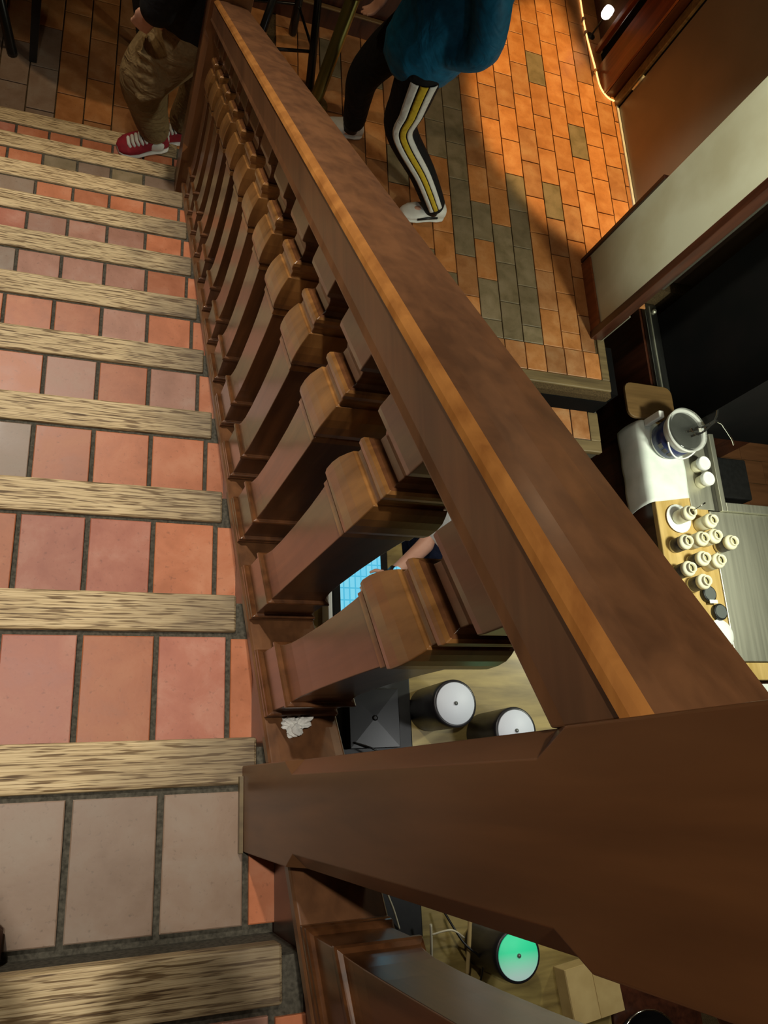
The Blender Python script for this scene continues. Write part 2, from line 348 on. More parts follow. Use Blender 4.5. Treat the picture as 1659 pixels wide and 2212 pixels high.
for k in range(-4, 11):
    z = -k*RISE; yf = k*RUN; yb = yf-RUN-0.0155
    st = bpy.data.objects.new('step', None); link(st, stair); st.empty_display_size = 0.05
    bm = nb(); bx(bm, XL, 0.045, yb-0.002, yf-0.014, z-RISE-0.03, z-0.0065)
    obj('step_core', bm, M['grout'], st)
    # nosing board
    bm = nb(); bx(bm, -0.82, 0.82, -WN/2, WN/2, -0.036, 0.0)
    xr = 0.0153 if k != 0 else 0.018
    o = obj('nosing', bm, M['oak'], st, (xr-0.82, yf-WN/2+0.0015, z+0.001), bevel=0.005)
    o.rotation_euler = (0, 0, R.uniform(-.0015, .0015))
    pal = PAL.get(k, [])
    y0, y1 = yb+0.012, yf-WN
    for j in range(0, 13):
        x1 = -(j-1)*PX; x0 = -j*PX
        if j == 0: x0, x1 = 0.0, 0.05
        c = pal[j] if j < len(pal) else R.choice(['orange', 'orange', 'rose', 'pink', 'orange', 'grey'])
        if k == 0 and j > 0: c = 'grey'
        if j == 0: o = add_tile(x0, x1+G, y0-G*0.2, y1-G*1.2, z, 't_'+c, st)
        else: add_tile(x0, x1, y0-G*0.2, y1-G*0.2 if False else y1-0.003, z, 't_'+c, st)

# ---- balustrade
XC = 0.0745
rail = thing('stair_railing', 'dark stained wooden stair railing with square baluster posts', 'railing', (XC, 0, 0))
def rp(name, bm, m, loc=(0, 0, 0), **k):
    o = obj(name, bm, m, rail, (loc[0]-XC, loc[1], loc[2]), **k); return o
YN0, YN1 = -0.0438, -0.1744        # near newel faces
YF0, YF1 = 2.365, 2.50             # far newel faces
def newel(y1, y0, zb, zt, c0, c1, x0=-0.0064, x1=0.128):
    """square post, corners chamfered between heights c0 and c1"""
    bm = nb(); cx, cy = (x0+x1)/2, (y0+y1)/2; hx, hy = (x1-x0)/2, (y1-y0)/2
    def ring(z, c):
        c = max(c, 0.0012)
        P = [(-hx+c, -hy), (hx-c, -hy), (hx, -hy+c), (hx, hy-c), (hx-c, hy), (-hx+c, hy), (-hx, hy-c), (-hx, -hy+c)]
        return [bm.verts.new((x, y, z)) for x, y in P]
    rs = [ring(zb, 0), ring(c0, 0), ring(c0+0.035, 0.018), ring(c1-0.035, 0.018), ring(c1, 0), ring(zt-0.01, 0)]
    for a, b in zip(rs, rs[1:]):
        for i in range(8): bm.faces.new((a[i], a[(i+1) % 8], b[(i+1) % 8], b[i]))
    bm.faces.new(rs[0][::-1]); bm.faces.new(rs[-1])
    return bm, (cx, cy, 0)
bm, lc = newel(YN0, YN1, 0.0, 1.22, 0.29, 0.965)
# cap of the near post
for i, (e, z0, z1) in enumerate(((0.008, 1.205, 1.225), (0.02, 1.225, 1.25), (0.012, 1.25, 1.262))):
    bx(bm, -0.0672-e, 0.0672+e, -0.0653-e, 0.0653+e, z0, z1)
rp('newel_post', bm, M['newel'], lc, bevel=0.002)
bm = nb(); bx(bm, -0.003, 0.003, -0.058, 0.058, 0, 0.014); o = rp('base_strip', bm, M['oakdark'], (-0.0100, -0.118, 0.0005)); tag(o, 'thin pale wood strip at the foot of the near post')
bm, lc = newel(YF1, YF0, -9*RISE, -0.36, -1.35, -0.75)
for i, (e, z0, z1) in enumerate(((0.008, -0.37, -0.35), (0.02, -0.35, -0.325), (0.012, -0.325, -0.31))):
    bx(bm, -0.0672-e, 0.0672+e, -0.0675-e, 0.0675+e, z0, z1)
rp('newel_post', bm, M['newel'], lc, bevel=0.002)

RAILP = [(0.0053, 0.9767), (0.009, 0.9825), (0.0205, 0.9875)]
def make_rail(y0, y1, dh=0.0):
    P = [(0.0185, 0.9850), (0.035, 0.9872), (0.062, 0.9880), (0.090, 0.9865), (0.1150, 0.9825), (0.1206, 0.9770), (0.1206, 0.915), (0.1235, 0.905), (0.1170, 0.8966),
         (0.098, 0.8900), (0.030, 0.8900), (0.0120, 0.8966), (0.0040, 0.904), (0.0070, 0.916), (0.0068, 0.9745)]
    bm = nb(); sweep_y(bm, [(x, h+dh) for x, h in P], y0, y1, SL)
    o = rp('handrail', bm, M['railside'], (0, 0, 0), bevel=0.0015)
    # arris along the stair side, its highlight painted in as honey coloured wood
    A = [(0.0050, 0.9735), (0.0078, 0.9795), (0.0125, 0.9835), (0.0195, 0.9862), (0.0195, 0.980), (0.0075, 0.971)]
    bm = nb(); sweep_y(bm, [(x, h+dh) for x, h in A], y0, y1, SL)
    e = rp('highlight_edge', bm, M['arris'], (0, 0, 0)); tag(e, 'honey coloured strip painting the highlight along the handrail edge')
    # shoe fillet under the rail between balusters
    bm = nb(); sweep_y(bm, [(0.036+0.004, 0.8905+dh), (0.112-0.004, 0.8905+dh), (0.105, 0.882+dh), (0.044, 0.882+dh)], y0, y1, SL)
    rp('rail_fillet', bm, M['rail'], (0, 0, 0))
    # string board with moulded cap
    cap = [(0.0120, 0.083), (0.0150, 0.0895), (0.0300, 0.0905), (0.1190, 0.0905), (0.1340, 0.0895), (0.1370, 0.083), (0.1370, 0.062), (0.128, 0.052), (0.021, 0.052), (0.0120, 0.062)]
    bm = nb(); sweep_y(bm, [(x, h+dh) for x, h in cap], y0, y1, SL)
    rp('string_cap', bm, M['railside'], (0, 0, 0), bevel=0.002)
    bm = nb(); sweep_y(bm, [(0.046, 0.0525+dh), (0.112, 0.0525+dh), (0.112, -0.30+dh), (0.046, -0.30+dh)], y0, y1, SL)
    rp('string_board', bm, M['darkwood'], (0, 0, 0))
make_rail(YN0, YF0)
make_rail(-1.35, YN1, 0.02)
BP = [(.0860, .0600), (.0990, .0600), (.1030, .0575), (.1060, .0590), (.1110, .0585), (.1140, .0555), (.1170, .0510), (.1970, .0510), (.2010, .0500), (.2040, .0530), (.2080, .0550),
      (.2150, .0550), (.2190, .0530), (.2215, .0475), (.2270, .0465), (.2400, .0450), (.2700, .0430), (.3300, .0420), (.4200, .0420), (.5100, .0430), (.5700, .0445),
      (.6000, .0455), (.6040, .0480), (.6200, .0480), (.6220, .0455), (.6260, .0455), (.6280, .0500), (.6340, .0535), (.6460, .0550), (.6700, .0548), (.6920, .0530), (.7120, .0495),
      (.7260, .0465), (.7265, .0430), (.7400, .0425), (.7460, .0440), (.7520, .0475), (.7610, .0485), (.7690, .0475), (.7740, .0440), (.7770, .0395), (.7850, .0355), (.8000, .0350), (.8160, .0385),
      (.8280, .0430), (.8300, .0480), (.8360, .0525), (.8460, .0535), (.8930, .0535)]
def baluster_mesh(dh=0.0):
    bm = nb(); rs = []
    for h, w in BP:
        rs.append([bm.verts.new((sx*w, sy*w, h+dh-SL*sy*w)) for sx, sy in ((-1, -1), (1, -1), (1, 1), (-1, 1))])
    for a, b in zip(rs, rs[1:]):
        for i in range(4):
            f = bm.faces.new((a[i], a[(i+1) % 4], b[(i+1) % 4], b[i])); q = rs.index(a)
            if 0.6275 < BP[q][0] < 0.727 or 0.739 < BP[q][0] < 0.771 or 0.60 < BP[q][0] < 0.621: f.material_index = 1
    bm.faces.new(rs[0][::-1]); bm.faces.new(rs[-1])
    bmesh.ops.recalc_face_normals(bm, faces=bm.faces)
    # smooth mouldings but keep the four arrises crisp
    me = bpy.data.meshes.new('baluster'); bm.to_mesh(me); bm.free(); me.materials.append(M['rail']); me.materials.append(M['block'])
    return me
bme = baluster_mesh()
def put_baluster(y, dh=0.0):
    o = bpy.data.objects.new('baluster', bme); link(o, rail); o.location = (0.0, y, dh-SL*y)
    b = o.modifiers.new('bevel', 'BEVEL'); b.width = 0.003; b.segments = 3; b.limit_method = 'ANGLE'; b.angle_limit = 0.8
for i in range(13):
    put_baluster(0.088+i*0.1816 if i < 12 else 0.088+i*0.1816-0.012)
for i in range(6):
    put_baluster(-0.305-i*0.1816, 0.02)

# crumpled tissue on the string cap
bm = nb(); bmesh.ops.create_icosphere(bm, subdivisions=4, radius=0.017)
for v in bm.verts:
    n = v.co.normalized(); a = math.atan2(n.y, n.x)
    r_ = 1+0.28*math.sin(3*a+1.3)+0.16*math.sin(7*a+4*n.z)+0.14*math.sin(11*n.x+9*n.z)+R.uniform(-.05, .05)
    v.co = Vector((v.co.x*r_*1.25, v.co.y*r_*0.95, max(v.co.z*0.5*r_, -0.006)))
o = obj('tissue', bm, M['white'], None, (0.062, 0.014, 0.089)); tag(o, 'crumpled white tissue lying on the sloping base rail beside the nearest baluster', 'tissue')
o.rotation_euler = (-math.atan(SL), 0, 0.3)

# wall closing the underside of the stair
bm = nb()
P = [(-0.8, 0.0), (YF0, -9*RISE-0.2), (YF0, ZB), (-0.8, ZB)]
P = [(-1.1, 0.75-0.32), (2.36, 0.0-0.32-SL*2.36), (2.36, ZB), (-1.1, ZB)]
a = [bm.verts.new((0.05, y, z)) for y, z in P]; b = [bm.verts.new((0.108, y, z)) for y, z in P]
for i in range(4): bm.faces.new((a[i], a[(i+1) % 4], b[(i+1) % 4], b[i]))
bm.faces.new(a[::-1]); bm.faces.new(b)
o = obj('wall_stair', bm, M['wallpaint']); o['kind'] = 'structure'

# ------------------------------------------------------------ hall floor (z = ZF)
bm = nb()
prism(bm, [(-3.6, 2.80), (0.13, 2.80), (0.13, 2.05), (0.5, 2.05), (0.5, 1.90), (2.475, 1.90), (2.475, 2.70), (3.4, 2.70), (3.4, 5.25), (-3.6, 5.25)], ZF-0.28, ZF-0.0065)
floor = obj('floor', bm, M['grout2']); floor['kind'] = 'structure'
def ft(x0, x1, y0, y1, m):
    w, l = x1-x0-0.006, y1-y0-0.006
    o = bpy.data.objects.new('tile', tile_mesh('f', w, l, m)); o.location = ((x0+x1)/2, (y0+y1)/2, ZF-0.0085)
    o.rotation_euler = (R.uniform(-.004, .004), R.uniform(-.004, .004), R.uniform(-.003, .003)); link(o, floor)
FX, FP, BL = 0.0331, 0.1268, 0.2585
greens = [(1.25, 2.42), (1.62, 2.75), (1.75, 2.4), (1.87, 2.55), (1.87, 2.3), (1.75, 2.9), (1.87, 2.8), (2.0, 2.67), (1.99, 2.4), (2.0, 2.2), (1.62, 3.3), (1.62, 3.55), (1.62, 3.0), (2.30, 3.3), (1.99, 3.18),
          (1.99, 2.93), (1.49, 3.7), (1.49, 3.4), (1.36, 3.9), (2.55, 3.6), (1.23, 3.2), (1.1, 3.8), (1.36, 2.5), (0.85, 3.85), (1.75, 2.2), (1.49, 2.4), (2.2, 4.1), (1.62, 3.9)]
rest = nb()
cnt = 0
for c in range(4, 23):
    x0 = FX+c*FP; x1 = x0+FP
    if x1 > 2.88: x1 = 2.87
    # soldier course along the stair edge
    if x0 < 2.42:
        ft(x0+0.004, min(x1+0.004, 2.425), 2.003, 2.172, 't_hall2' if c % 3 else 't_hall')
    y = 2.172; yn = 2.408 if c % 2 == 0 else 2.279
    if c % 2: yn = 2.279
    yn = {0: 2.408, 1: 2.279}[c % 2]
    while y < 5.2:
        y1 = min(yn, 5.22)
        xa, xb = x0, x1
        if y1 < 2.78 and xb > 2.40: xb = 2.41
        if xb-xa > 0.03:
            g = any(xa < gx < xb and y < gy < y1 for gx, gy in greens)
            m = 't_green' if g else ('t_hall2' if R.random() < (0.45 if xa < 1.9 else 0.12) else 't_hall')
            if cnt < 215 and y < 5.0 and xa > 0.45:
                ft(xa, xb, y, y1, m); cnt += 1
            else:
                bx(rest, xa+.003, xb-.003, y+.003, y1-.003, ZF-.006, ZF+.0015)
        y = yn; yn += BL
# hall floor left of the newel
cl = 0
for c in range(-10, 4):
    x0 = -0.024+c*0.1294; x1 = x0+0.1294
    y = 2.83; yn = {0: 3.14, 1: 3.01}[c % 2]
    while y < 5.2:
        y1 = min(yn, 5.22)
        if x0 > -0.95 and x1 < 0.40 and y < 4.0 and y1-y > 0.05:
            m = 't_grey' if (c < -4 and y < 3.3) else ('t_hall2' if R.random() < .5 else 't_hall')
            ft(x0, x1, y, y1, m); cl += 1
        elif y1-y > .02 and x1 < 0.53:
            bx(rest, x0+.003, x1-.003, y+.003, y1-.003, ZF-.006, ZF+.0015)
        y = yn; yn += BL
o = obj('tile_field', rest, M['t_hall'], floor); o['kind'] = 'stuff'
# oak curb round the floor edge
o = box('curb', M['oakdark'], 0.5, 2.478, 1.935, 2.002, ZF-0.05, ZF+0.004, floor, 0.006)
o = box('curb', M['oakdark'], 2.425, 2.478, 2.002, 2.32, ZF-0.05, ZF+0.004, floor, 0.006)
struct('wall_hall_edge', M['darkwood'], 0.12, 1.90, 1.80, 1.895, ZB, ZF-0.285)

box('shaded_riser', M['blackmat'], 0.5, 2.478, 1.888, 1.898, ZF-0.27, ZF-0.055, floor)  # black sheet painting the shade on the face below the floor edge
# ---- lower flight going down towards the counters
low = thing('lower_staircase', 'dim tiled steps going down from the hall floor to the counters', 'staircase', (2.2, 1.2, ZF))
for i in range(1, 6):
    z = ZF-i*0.182; y1 = 1.90-(i-1)*0.262; y0 = y1-0.262
    st = bpy.data.objects.new('step', None); link(st, low); st.location = (-2.2, -1.2, -ZF); st.empty_display_size = 0.05
    bm = nb(); bx(bm, 1.92, 2.50, y0+0.01, y1, max(z-0.19, ZB), z-0.0065); obj('step_core', bm, M['grout'], st)
    bm = nb(); bx(bm, -0.29, 0.29, -0.035, 0.035, -0.04, 0.0); obj('nosing', bm, M['oakdark'], st, (2.21, y0+0.035, z), bevel=0.005)
    bm = nb(); bx(bm, -0.033, 0.033, -0.09, 0.09, -0.04, 0.001); obj('nosing', bm, M['oakdark'], st, (2.467, y0+0.16, z), bevel=0.004)
    for c in range(4):
        x0 = 1.93+c*0.1268; add_tile(x0, min(x0+0.1268, 2.432), y0+0.071, y1-0.004, z, 't_hall2', st, 0.004)
struct('wall_stairwell', M['blackmat'], 2.51, 2.56, 1.95, 2.255, ZB, ZF-0.05)

# ------------------------------------------------------------ right hand walls
part = box('wall_partition', M['cream'], 2.405, 2.455, 2.31, 2.775, ZF, 1.0, kind='structure')
box('trim_3', M['redwood'], 2.392, 2.404, 2.305, 2.765, ZF, ZF+0.085, part).parent = part
for o_ in part.children: o_.location = (o_.location.x-part.location.x, o_.location.y-part.location.y, o_.location.z-part.location.z)
struct('trim_1', M['darkwood'], 2.392, 2.457, 2.776, 2.80, ZF, -1.246, bevel=0.003)
struct('trim_2', M['darkwood'], 2.385, 2.455, 2.262, 2.309, ZF-0.03, 1.0, bevel=0.004)
struct('trim_4', M['steel'], 2.458, 2.466, 2.262, 2.274, ZF-0.02, -1.74)
# white tiled return wall with its tiles
wt = box('wall_return', M['grout'], 2.46, 2.99, 2.705, 2.77, ZF, 0.8, kind='structure')
for r_ in range(8):
    for c in range(3):
        bm = nb(); bx(bm, -0.072, 0.072, -0.004, 0.004, -0.072, 0.072)
        obj('tile', bm, M['tilewhite'], wt, (-0.145+c*0.15, -0.0365, 0.075+r_*0.15), bevel=0.003)
# door in the hall wall
struct('wall_hall_right', M['wallpaint'], 2.885, 3.4, 2.775, 5.25, ZF, 1.0)
d = thing('door_1', 'brown laminate door leaf beside the cream partition', 'door', (2.87, 3.6, ZF)); del d['label']; del d['category']; d['kind'] = 'structure'
box('door_leaf', M['panel'], 0.0, 0.012, -0.82, 0.475, 0.012, 2.4, d, 0.002)
box('door_stop', M['blackmat'], -0.002, 0.012, 0.477, 0.488, 0.0, 2.4, d)
box('door_frame', M['oakdark'], -0.022, 0.014, 0.489, 0.555, 0.0, 2.5, d, 0.004)
bm = nb(); tube(bm, [(-0.008, 0.474, 0.17), (-0.008, 0.474, 0.28)], 0.009, 10); obj('hinge', bm, M['steel'], d)
struct('baseboard_hall', M['tilewhite'], 2.852, 2.868, 2.80, 4.09, ZF, ZF+0.012)
# wooden cabinet front beyond the door
cb = thing('wood_cabinet', 'red brown wooden cabinet with a black gap at the end of the hall', 'cabinet', (2.85, 4.65, ZF))
box('side_panel', M['darkwood'], -0.065, 0.02, -0.485, -0.44, 0, 2.3, cb, 0.003)
box('post', M['redwood'], -0.085, -0.068, -0.484, -0.24, 0, 2.3, cb, 0.003)
box('gap', M['blackmat'], -0.05, 0.02, -0.238, -0.13, 0, 2.3, cb)
box('frame_rail', M['redwood'], -0.095, -0.06, -0.128, -0.09, 0, 2.3, cb, 0.003)
box('door_panel', M['darkwood'], -0.03, 0.0, -0.088, 0.55, 0, 2.3, cb, 0.003)
# rope light on the floor in front of it
bm = nb(); zf = ZF+0.008
tube(bm, spline([(2.700, 5.15, zf), (2.695, 4.9, zf), (2.698, 4.66, zf), (2.728, 4.38, zf), (2.744, 4.22, zf), (2.79, 4.145, zf), (2.842, 4.128, zf)], 6), 0.0055, 8)
t = thing('rope_light', 'glowing warm rope light clipped along the floor by the cabinet', 'rope light', (2.75, 4.5, ZF))
o = obj('light_tube', bm, M['gardl'], t); o.location = (-2.75, -4.5, -ZF)
for (x, y) in ((2.695, 4.80), (2.697, 4.68), (2.730, 4.36)):
    bm = nb(); tube(bm, [(x+0.012-2.75, y-4.5, 0.008), (x-0.02-2.75, y-4.53, 0.03), (x-0.035-2.75, y-4.57, 0.028)], [0.010, 0.009, 0.006], 7); obj('clip', bm, M['twig'], t)
t = thing('lantern', 'small white glowing lantern on a dark stand near the rope light', 'lamp', (2.738, 4.66, ZF))
bm = nb(); lathe(bm, [(0.03, 0), (0.03, 0.008), (0.006, 0.014), (0.006, 0.15), (0.022, 0.155)], 16); obj('stand', bm, M['black'], t)
bm = nb(); lathe(bm, [(0.022, 0.155), (0.033, 0.17), (0.036, 0.20), (0.032, 0.225)], 20); obj('glass_shade', bm, M['bulb'], t)

# black fridge cabinet standing behind the stairwell
fz = thing('black_cabinet', 'tall black cabinet with a grey metal bottom frame behind the lower steps', 'cabinet', (3.4, 2.27, -2.16))
box('body', M['blackmat'], -0.36, 0.40, -0.46, 0.345, 0.0, 2.3, fz)
box('frame', M['steel2'], -0.455, -0.362, -0.40, 0.42, -0.02, 0.012, fz, 0.003)
box('frame_lip', M['steel'], -0.425, -0.416, -0.40, 0.40, 0.012, 0.018, fz, 0.002)
for y in (-0.33, 0.37):
    bm = nb(); lathe(bm, [(0.016, 0.012), (0.016, 0.018), (0.009, 0.028)], 14, -0.385, y); obj('bolt', bm, M['steel'], fz)
struct('wall_below_cabinet', M['darkwood'], 2.93, 3.8, 1.90, 2.69, ZB, -2.185)

# ------------------------------------------------------------ lower floor
fl2 = struct('floor', M['grout2'], -3.6, 5.3, -2.6, 5.25, ZB-0.1, ZB)
n = 0
for i in range(14):
    for j in range(4):
        x0, y0 = 3.55+j*0.43+(0.2 if i % 2 else 0), 0.2+i*0.19
        if x0+.43 > 5.28: continue
        bm = nb(); bx(bm, -0.213, 0.213, -0.093, 0.093, 0, 0.008)
        obj('plank', bm, M['brownfloor'], fl2, (x0+0.215-0.85, y0+0.095-1.325, 0.099), bevel=0.002)
# ------------------------------------------------------------ right counter
ZC = -2.1
ct = thing('wood_counter', 'honey coloured wooden counter holding the cream bottles', 'counter', (2.95, 0.9, ZB))
box('worktop', M['gold'], -0.20, 0.173, -1.7, 0.98, 0.86, 0.90, ct, 0.006)
box('front_panel', M['darkwood'], -0.17, -0.13, -1.68, 0.93, 0.0, 0.859, ct)
box('carcass', M['darkwood'], -0.128, 0.165, -1.68, 0.93, 0.0, 0.859, ct)
sw = thing('steel_worktop', 'brushed steel worktop with a raised lip at the right edge', 'worktop', (3.5, 0.9, ZB))
box('surface', M['steel'], -0.375, 0.75, -0.47, 0.40, 0.903-0.02, 0.904, sw, 0.004)
box('cabinet', M['steel2'], -0.36, 0.73, -0.45, 0.39, 0.0, 0.873, sw)
box('back_ledge', M['steel'], -0.505, -0.335, 0.405, 0.89, 0.901, 0.906, sw, 0.003)
box('channel', M['steel2'], -0.333, -0.298, 0.405, 0.89, 0.875, 0.895, sw)
box('lip', M['steel'], -0.296, -0.262, 0.40, 0.89, 0.885, 0.925, sw, 0.003)
box('lip', M['steel'], -0.260, 0.75, 0.402, 0.455, 0.885, 0.925, sw, 0.003)
o = box('wood_strip', M['gold'], 3.135, 4.2, 0.33, 0.425, ZB, ZC+0.002, None, 0.003); tag(o, 'narrow pale wooden shelf edge below the steel worktop', 'shelf')
o = box('white_tray', M['porcelain'], 3.28, 3.7, 0.02, 0.31, ZC-0.04, ZC+0.005, None, 0.01); tag(o, 'white tray at the right edge below the wooden shelf edge', 'tray')
box('tray_stand', M['darkwood'], 3.14, 4.2, -0.4, 0.325, ZB, ZC-0.042, None); bpy.data.objects['tray_stand'].name = 'base_cabinet'
tag(bpy.data.objects['base_cabinet'], 'dark base cabinet under the white tray', 'cabinet')

def bottle(x, y, label, sticker='cream', filled=False, z=ZC):
    t = thing('bottle', label, 'bottle', (x, y, z), R.uniform(0, 6), 'cream plastic bottles on the wooden counter')
    bm = nb(); lathe(bm, [(0.036, 0.0), (0.040, 0.004), (0.040, 0.082), (0.043, 0.086), (0.0435, 0.096), (0.041, 0.104), (0.033, 0.109), (0.0275, 0.111), (0.0265, 0.118), (0.0275, 0.130), (0.0225, 0.130), (0.0205, 0.112), (0.0205, 0.110)], 28, cap1=False)
    obj('body', bm, M['cream_plastic'], t)
    bm = nb(); lathe(bm, [(0.0206, 0.100), (0.0206, 0.101)], 24); obj('contents', bm, M['brown_inside' if filled else 'inside'], t)
    bm = nb(); lathe(bm, [(0.0404, 0.018), (0.0409, 0.019), (0.0409, 0.074), (0.0404, 0.075)], 28, cap0=False, cap1=False)
    obj('label_band', bm, M['sticker' if sticker == 'dark' else 'cream_plastic'], t)
    return t
# base positions from the mouths (the mouth sits 0.13 above the base)
BB = [(2.8778, 1.2383, 'cream bottle standing on the white saucer with a spoon in it', 'cream', True),
      (3.0300, 1.2050, 'cream bottle just below the saucer, touching the steel ledge', 'cream', False),
      (2.8275, 1.0695, 'cream bottle with a dark label, leftmost on the counter below the saucer', 'dark', False),
      (2.9443, 1.0949, 'all cream bottle in the middle of the upper row, below the saucer', 'cream', False),
      (3.0400, 1.1150, 'half hidden cream bottle tucked behind the tall rightmost one', 'cream', False),
      (3.1450, 1.0850, 'rightmost cream bottle with a dark label, overhanging the steel', 'dark', False),
      (2.9295, 0.9804, 'cream bottle with a dark label at the centre of the cluster', 'dark', False),
      (3.0350, 0.9731, 'cream bottle right of the centre one, beside the steel surface', 'cream', False),
      (2.8186, 0.9179, 'cream bottle with a dark label half hidden at the handrail edge', 'dark', False),
      (2.9080, 0.8497, 'lowest cream bottle with a dark label, next to the black lids', 'dark', False)]
for k, (x, y, lb, stc, fl) in enumerate(BB):
    bottle(x, y, lb, stc, fl, ZC+0.010 if k == 0 else (ZC+0.0045 if k == 5 else ZC+0.0005))
bm = nb(); lathe(bm, [(0.045, 0.0), (0.05, 0.003), (0.085, 0.011), (0.084, 0.013), (0.05, 0.007), (0.0, 0.0065)], 40, cap1=False)
me_s = obj('saucer', bm, M['porcelain'], None, (2.885, 1.235, ZC)); tag(me_s, 'white round saucer under the bottle with the spoon', 'plate'); me_s.location.z = ZC+0.0005
t = thing('spoon', 'thin metal spoon sticking out of the bottle on the saucer', 'spoon', (2.878, 1.238, ZC+0.112))
bm = nb(); tube(bm, [(-0.008, -0.004, 0), (0.03, 0.022, 0.045), (0.055, 0.04, 0.07)], [0.003, 0.003, 0.005], 8); obj('handle', bm, M['chrome'], t)
o = me_s.copy(); o.data = me_s.data; COL.objects.link(o); o.location = (3.045, 0.575, ZC+0.0005); o['label'] = 'white round plate half hidden by the handrail below the black lids'
for (x, y, lb) in ((3.0, 0.80, 'upper black lid standing beside the lowest cream bottle'), (3.055, 0.70, 'lower round black lid lying above the white plate')):
    t = thing('jar_lid', lb, 'lid', (x, y, ZC+0.0005), 0, 'black lids on the counter edge')
    bm = nb(); lathe(bm, [(0.044, 0), (0.046, 0.003), (0.046, 0.026), (0.043, 0.03), (0.0405, 0.030)], 28); obj('rim', bm, M['black'], t)
    bm = nb(); lathe(bm, [(0.038, 0.0301), (0.037, 0.032)], 28); obj('disc', bm, M['knob'], t)
o = box('paper_scrap', M['paper'], 2.985, 3.04, 0.745, 0.765, ZC+0.0315, ZC+0.034); tag(o, 'torn bit of white paper between the two black lids', 'paper')
for k, (x, y, lb) in enumerate(((3.075, 1.565, 'upper of the two round white capped jars on the steel ledge'), (3.085, 1.47, 'lower of the two round white capped jars on the steel ledge'))):
    t = thing('capped_jar', lb, 'jar', (x, y, ZC+0.0065), 0, 'white capped jars on the steel ledge')
    bm = nb(); lathe(bm, [(0.034, 0), (0.037, 0.004), (0.037, 0.045), (0.033, 0.05)], 28); obj('body', bm, M['cream_plastic'], t)
    bm = nb(); lathe(bm, [(0.036, 0.0501), (0.0425, 0.055), (0.0425, 0.078), (0.040, 0.083), (0.035, 0.0835), (0.034, 0.080)], 28); obj('cap', bm, M['white'], t)
# white cloth draped over the counter end
bm = nb(); nx, ny = 26, 22
def clothz(u, w):     # u: 0..1 from hanging edge inwards
    x = 2.735+0.26*max(u-0.38, 0)/0.62 if u > 0.38 else 2.735-0.012-0.018*math.sin((0.38-u)*8)+0.008*math.sin(w*19)*(0.38-u)
    y = 1.335+0.50*w+(0.07*(u-0.5)*(1-w))-(0.14*max(u-0.5, 0)*w)
    z = ZC+0.006+0.006*math.sin(w*9+u*4)*math.sin(u*7) if u > 0.38 else ZC+0.006-(0.38-u)/0.38*0.215
    if u > 0.8: z = max(z, ZC+0.003)
    return (x, y, max(z, ZC+0.003) if u > 0.38 else z)
gr = [[bm.verts.new(clothz(i/nx, j/ny)) for j in range(ny+1)] for i in range(nx+1)]
for i in range(nx):
    for j in range(ny): bm.faces.new((gr[i][j], gr[i+1][j], gr[i+1][j+1], gr[i][j+1]))
o = obj('cloth', bm, M['paper'], None, smooth=True); tag(o, 'white cloth draped over the end of the wooden counter under the navy tub', 'cloth')
sm = o.modifiers.new('thick', 'SOLIDIFY'); sm.thickness = 0.002; sm.offset = 1
# tub
t = thing('tub', 'navy and white plastic tub with a clear lid standing on the white cloth', 'tub', (2.875, 1.70, ZC+0.014)); t.scale = (1.1, 1.1, 1.12)
bm = nb(); lathe(bm, [(0.093, 0), (0.098, 0.006), (0.104, 0.12), (0.108, 0.145), (0.118, 0.148), (0.119, 0.165), (0.112, 0.168), (0.104, 0.150)], 44, cap1=False); obj('body', bm, M['white'], t)
bm = nb(); lathe(bm, [(0.1005, 0.016), (0.1012, 0.017), (0.1058, 0.112), (0.1052, 0.113)], 44, cap0=False, cap1=False); obj('wrap_label', bm, M['navy'], t)
bm = nb(); lathe(bm, [(0.0, 0.150), (0.103, 0.150), (0.103, 0.152)], 44, cap0=False, cap1=True); obj('contents', bm, M['steel2'], t)
for k in range(3):
    a = -2.6+k*0.32
    bm = nb(); bx(bm, -0.012, 0.012, -0.0008, 0.0008, -0.014, 0.014); p_ = obj('label_patch', bm, M['sticker'] if k else M['knob'], t, (0.1040*math.cos(a), 0.1040*math.sin(a), 0.06)); p_.rotation_euler = (0, 0, a+math.pi/2)
bm = nb(); tube(bm, [(0.124*math.cos(a), 0.124*math.sin(a), 0.135-0.055*math.sin((a+2.6)/2.4*math.pi)) for a in [(-2.6+2.4*i/16) for i in range(17)]], 0.0045, 8); obj('handle', bm, M['white'], t)
bm = nb(); lathe(bm, [(0.119, 0.166), (0.121, 0.176), (0.112, 0.182), (0.108, 0.178), (0.060, 0.186), (0.0, 0.188)], 44, cap0=False, cap1=False); obj('lid', bm, M['clear'], t)
# metal tongs across the lid
t = thing('tongs', 'shiny metal tongs resting on the clear lid of the tub', 'tongs', (2.93, 1.70, ZC+0.232))
zz = 0.004
for k, ps in enumerate(([(-0.09, -0.03, zz), (0.0, 0.0, zz+0.006), (0.10, 0.055, zz+0.03), (0.125, 0.15, zz+0.05)], [(-0.07, -0.055, zz), (0.02, -0.02, zz+0.006), (0.115, 0.045, zz+0.03), (0.20, -0.035, zz+0.02), (0.235, -0.075, zz)])):
    bm = nb(); P = spline(ps, 5)
    for a_, b_ in zip(P, P[1:]):
        d_ = (b_-a_).normalized(); s_ = d_.cross(Vector((0, 0, 1))).normalized()*0.006
        v = [bm.verts.new(q) for q in (a_-s_, a_+s_, b_+s_, b_-s_)]; bm.faces.new(v)
    bmesh.ops.remove_doubles(bm, verts=bm.verts, dist=0.0005)
    o = obj('arm', bm, M['chrome'], t); q = o.modifiers.new('t', 'SOLIDIFY'); q.thickness = 0.003
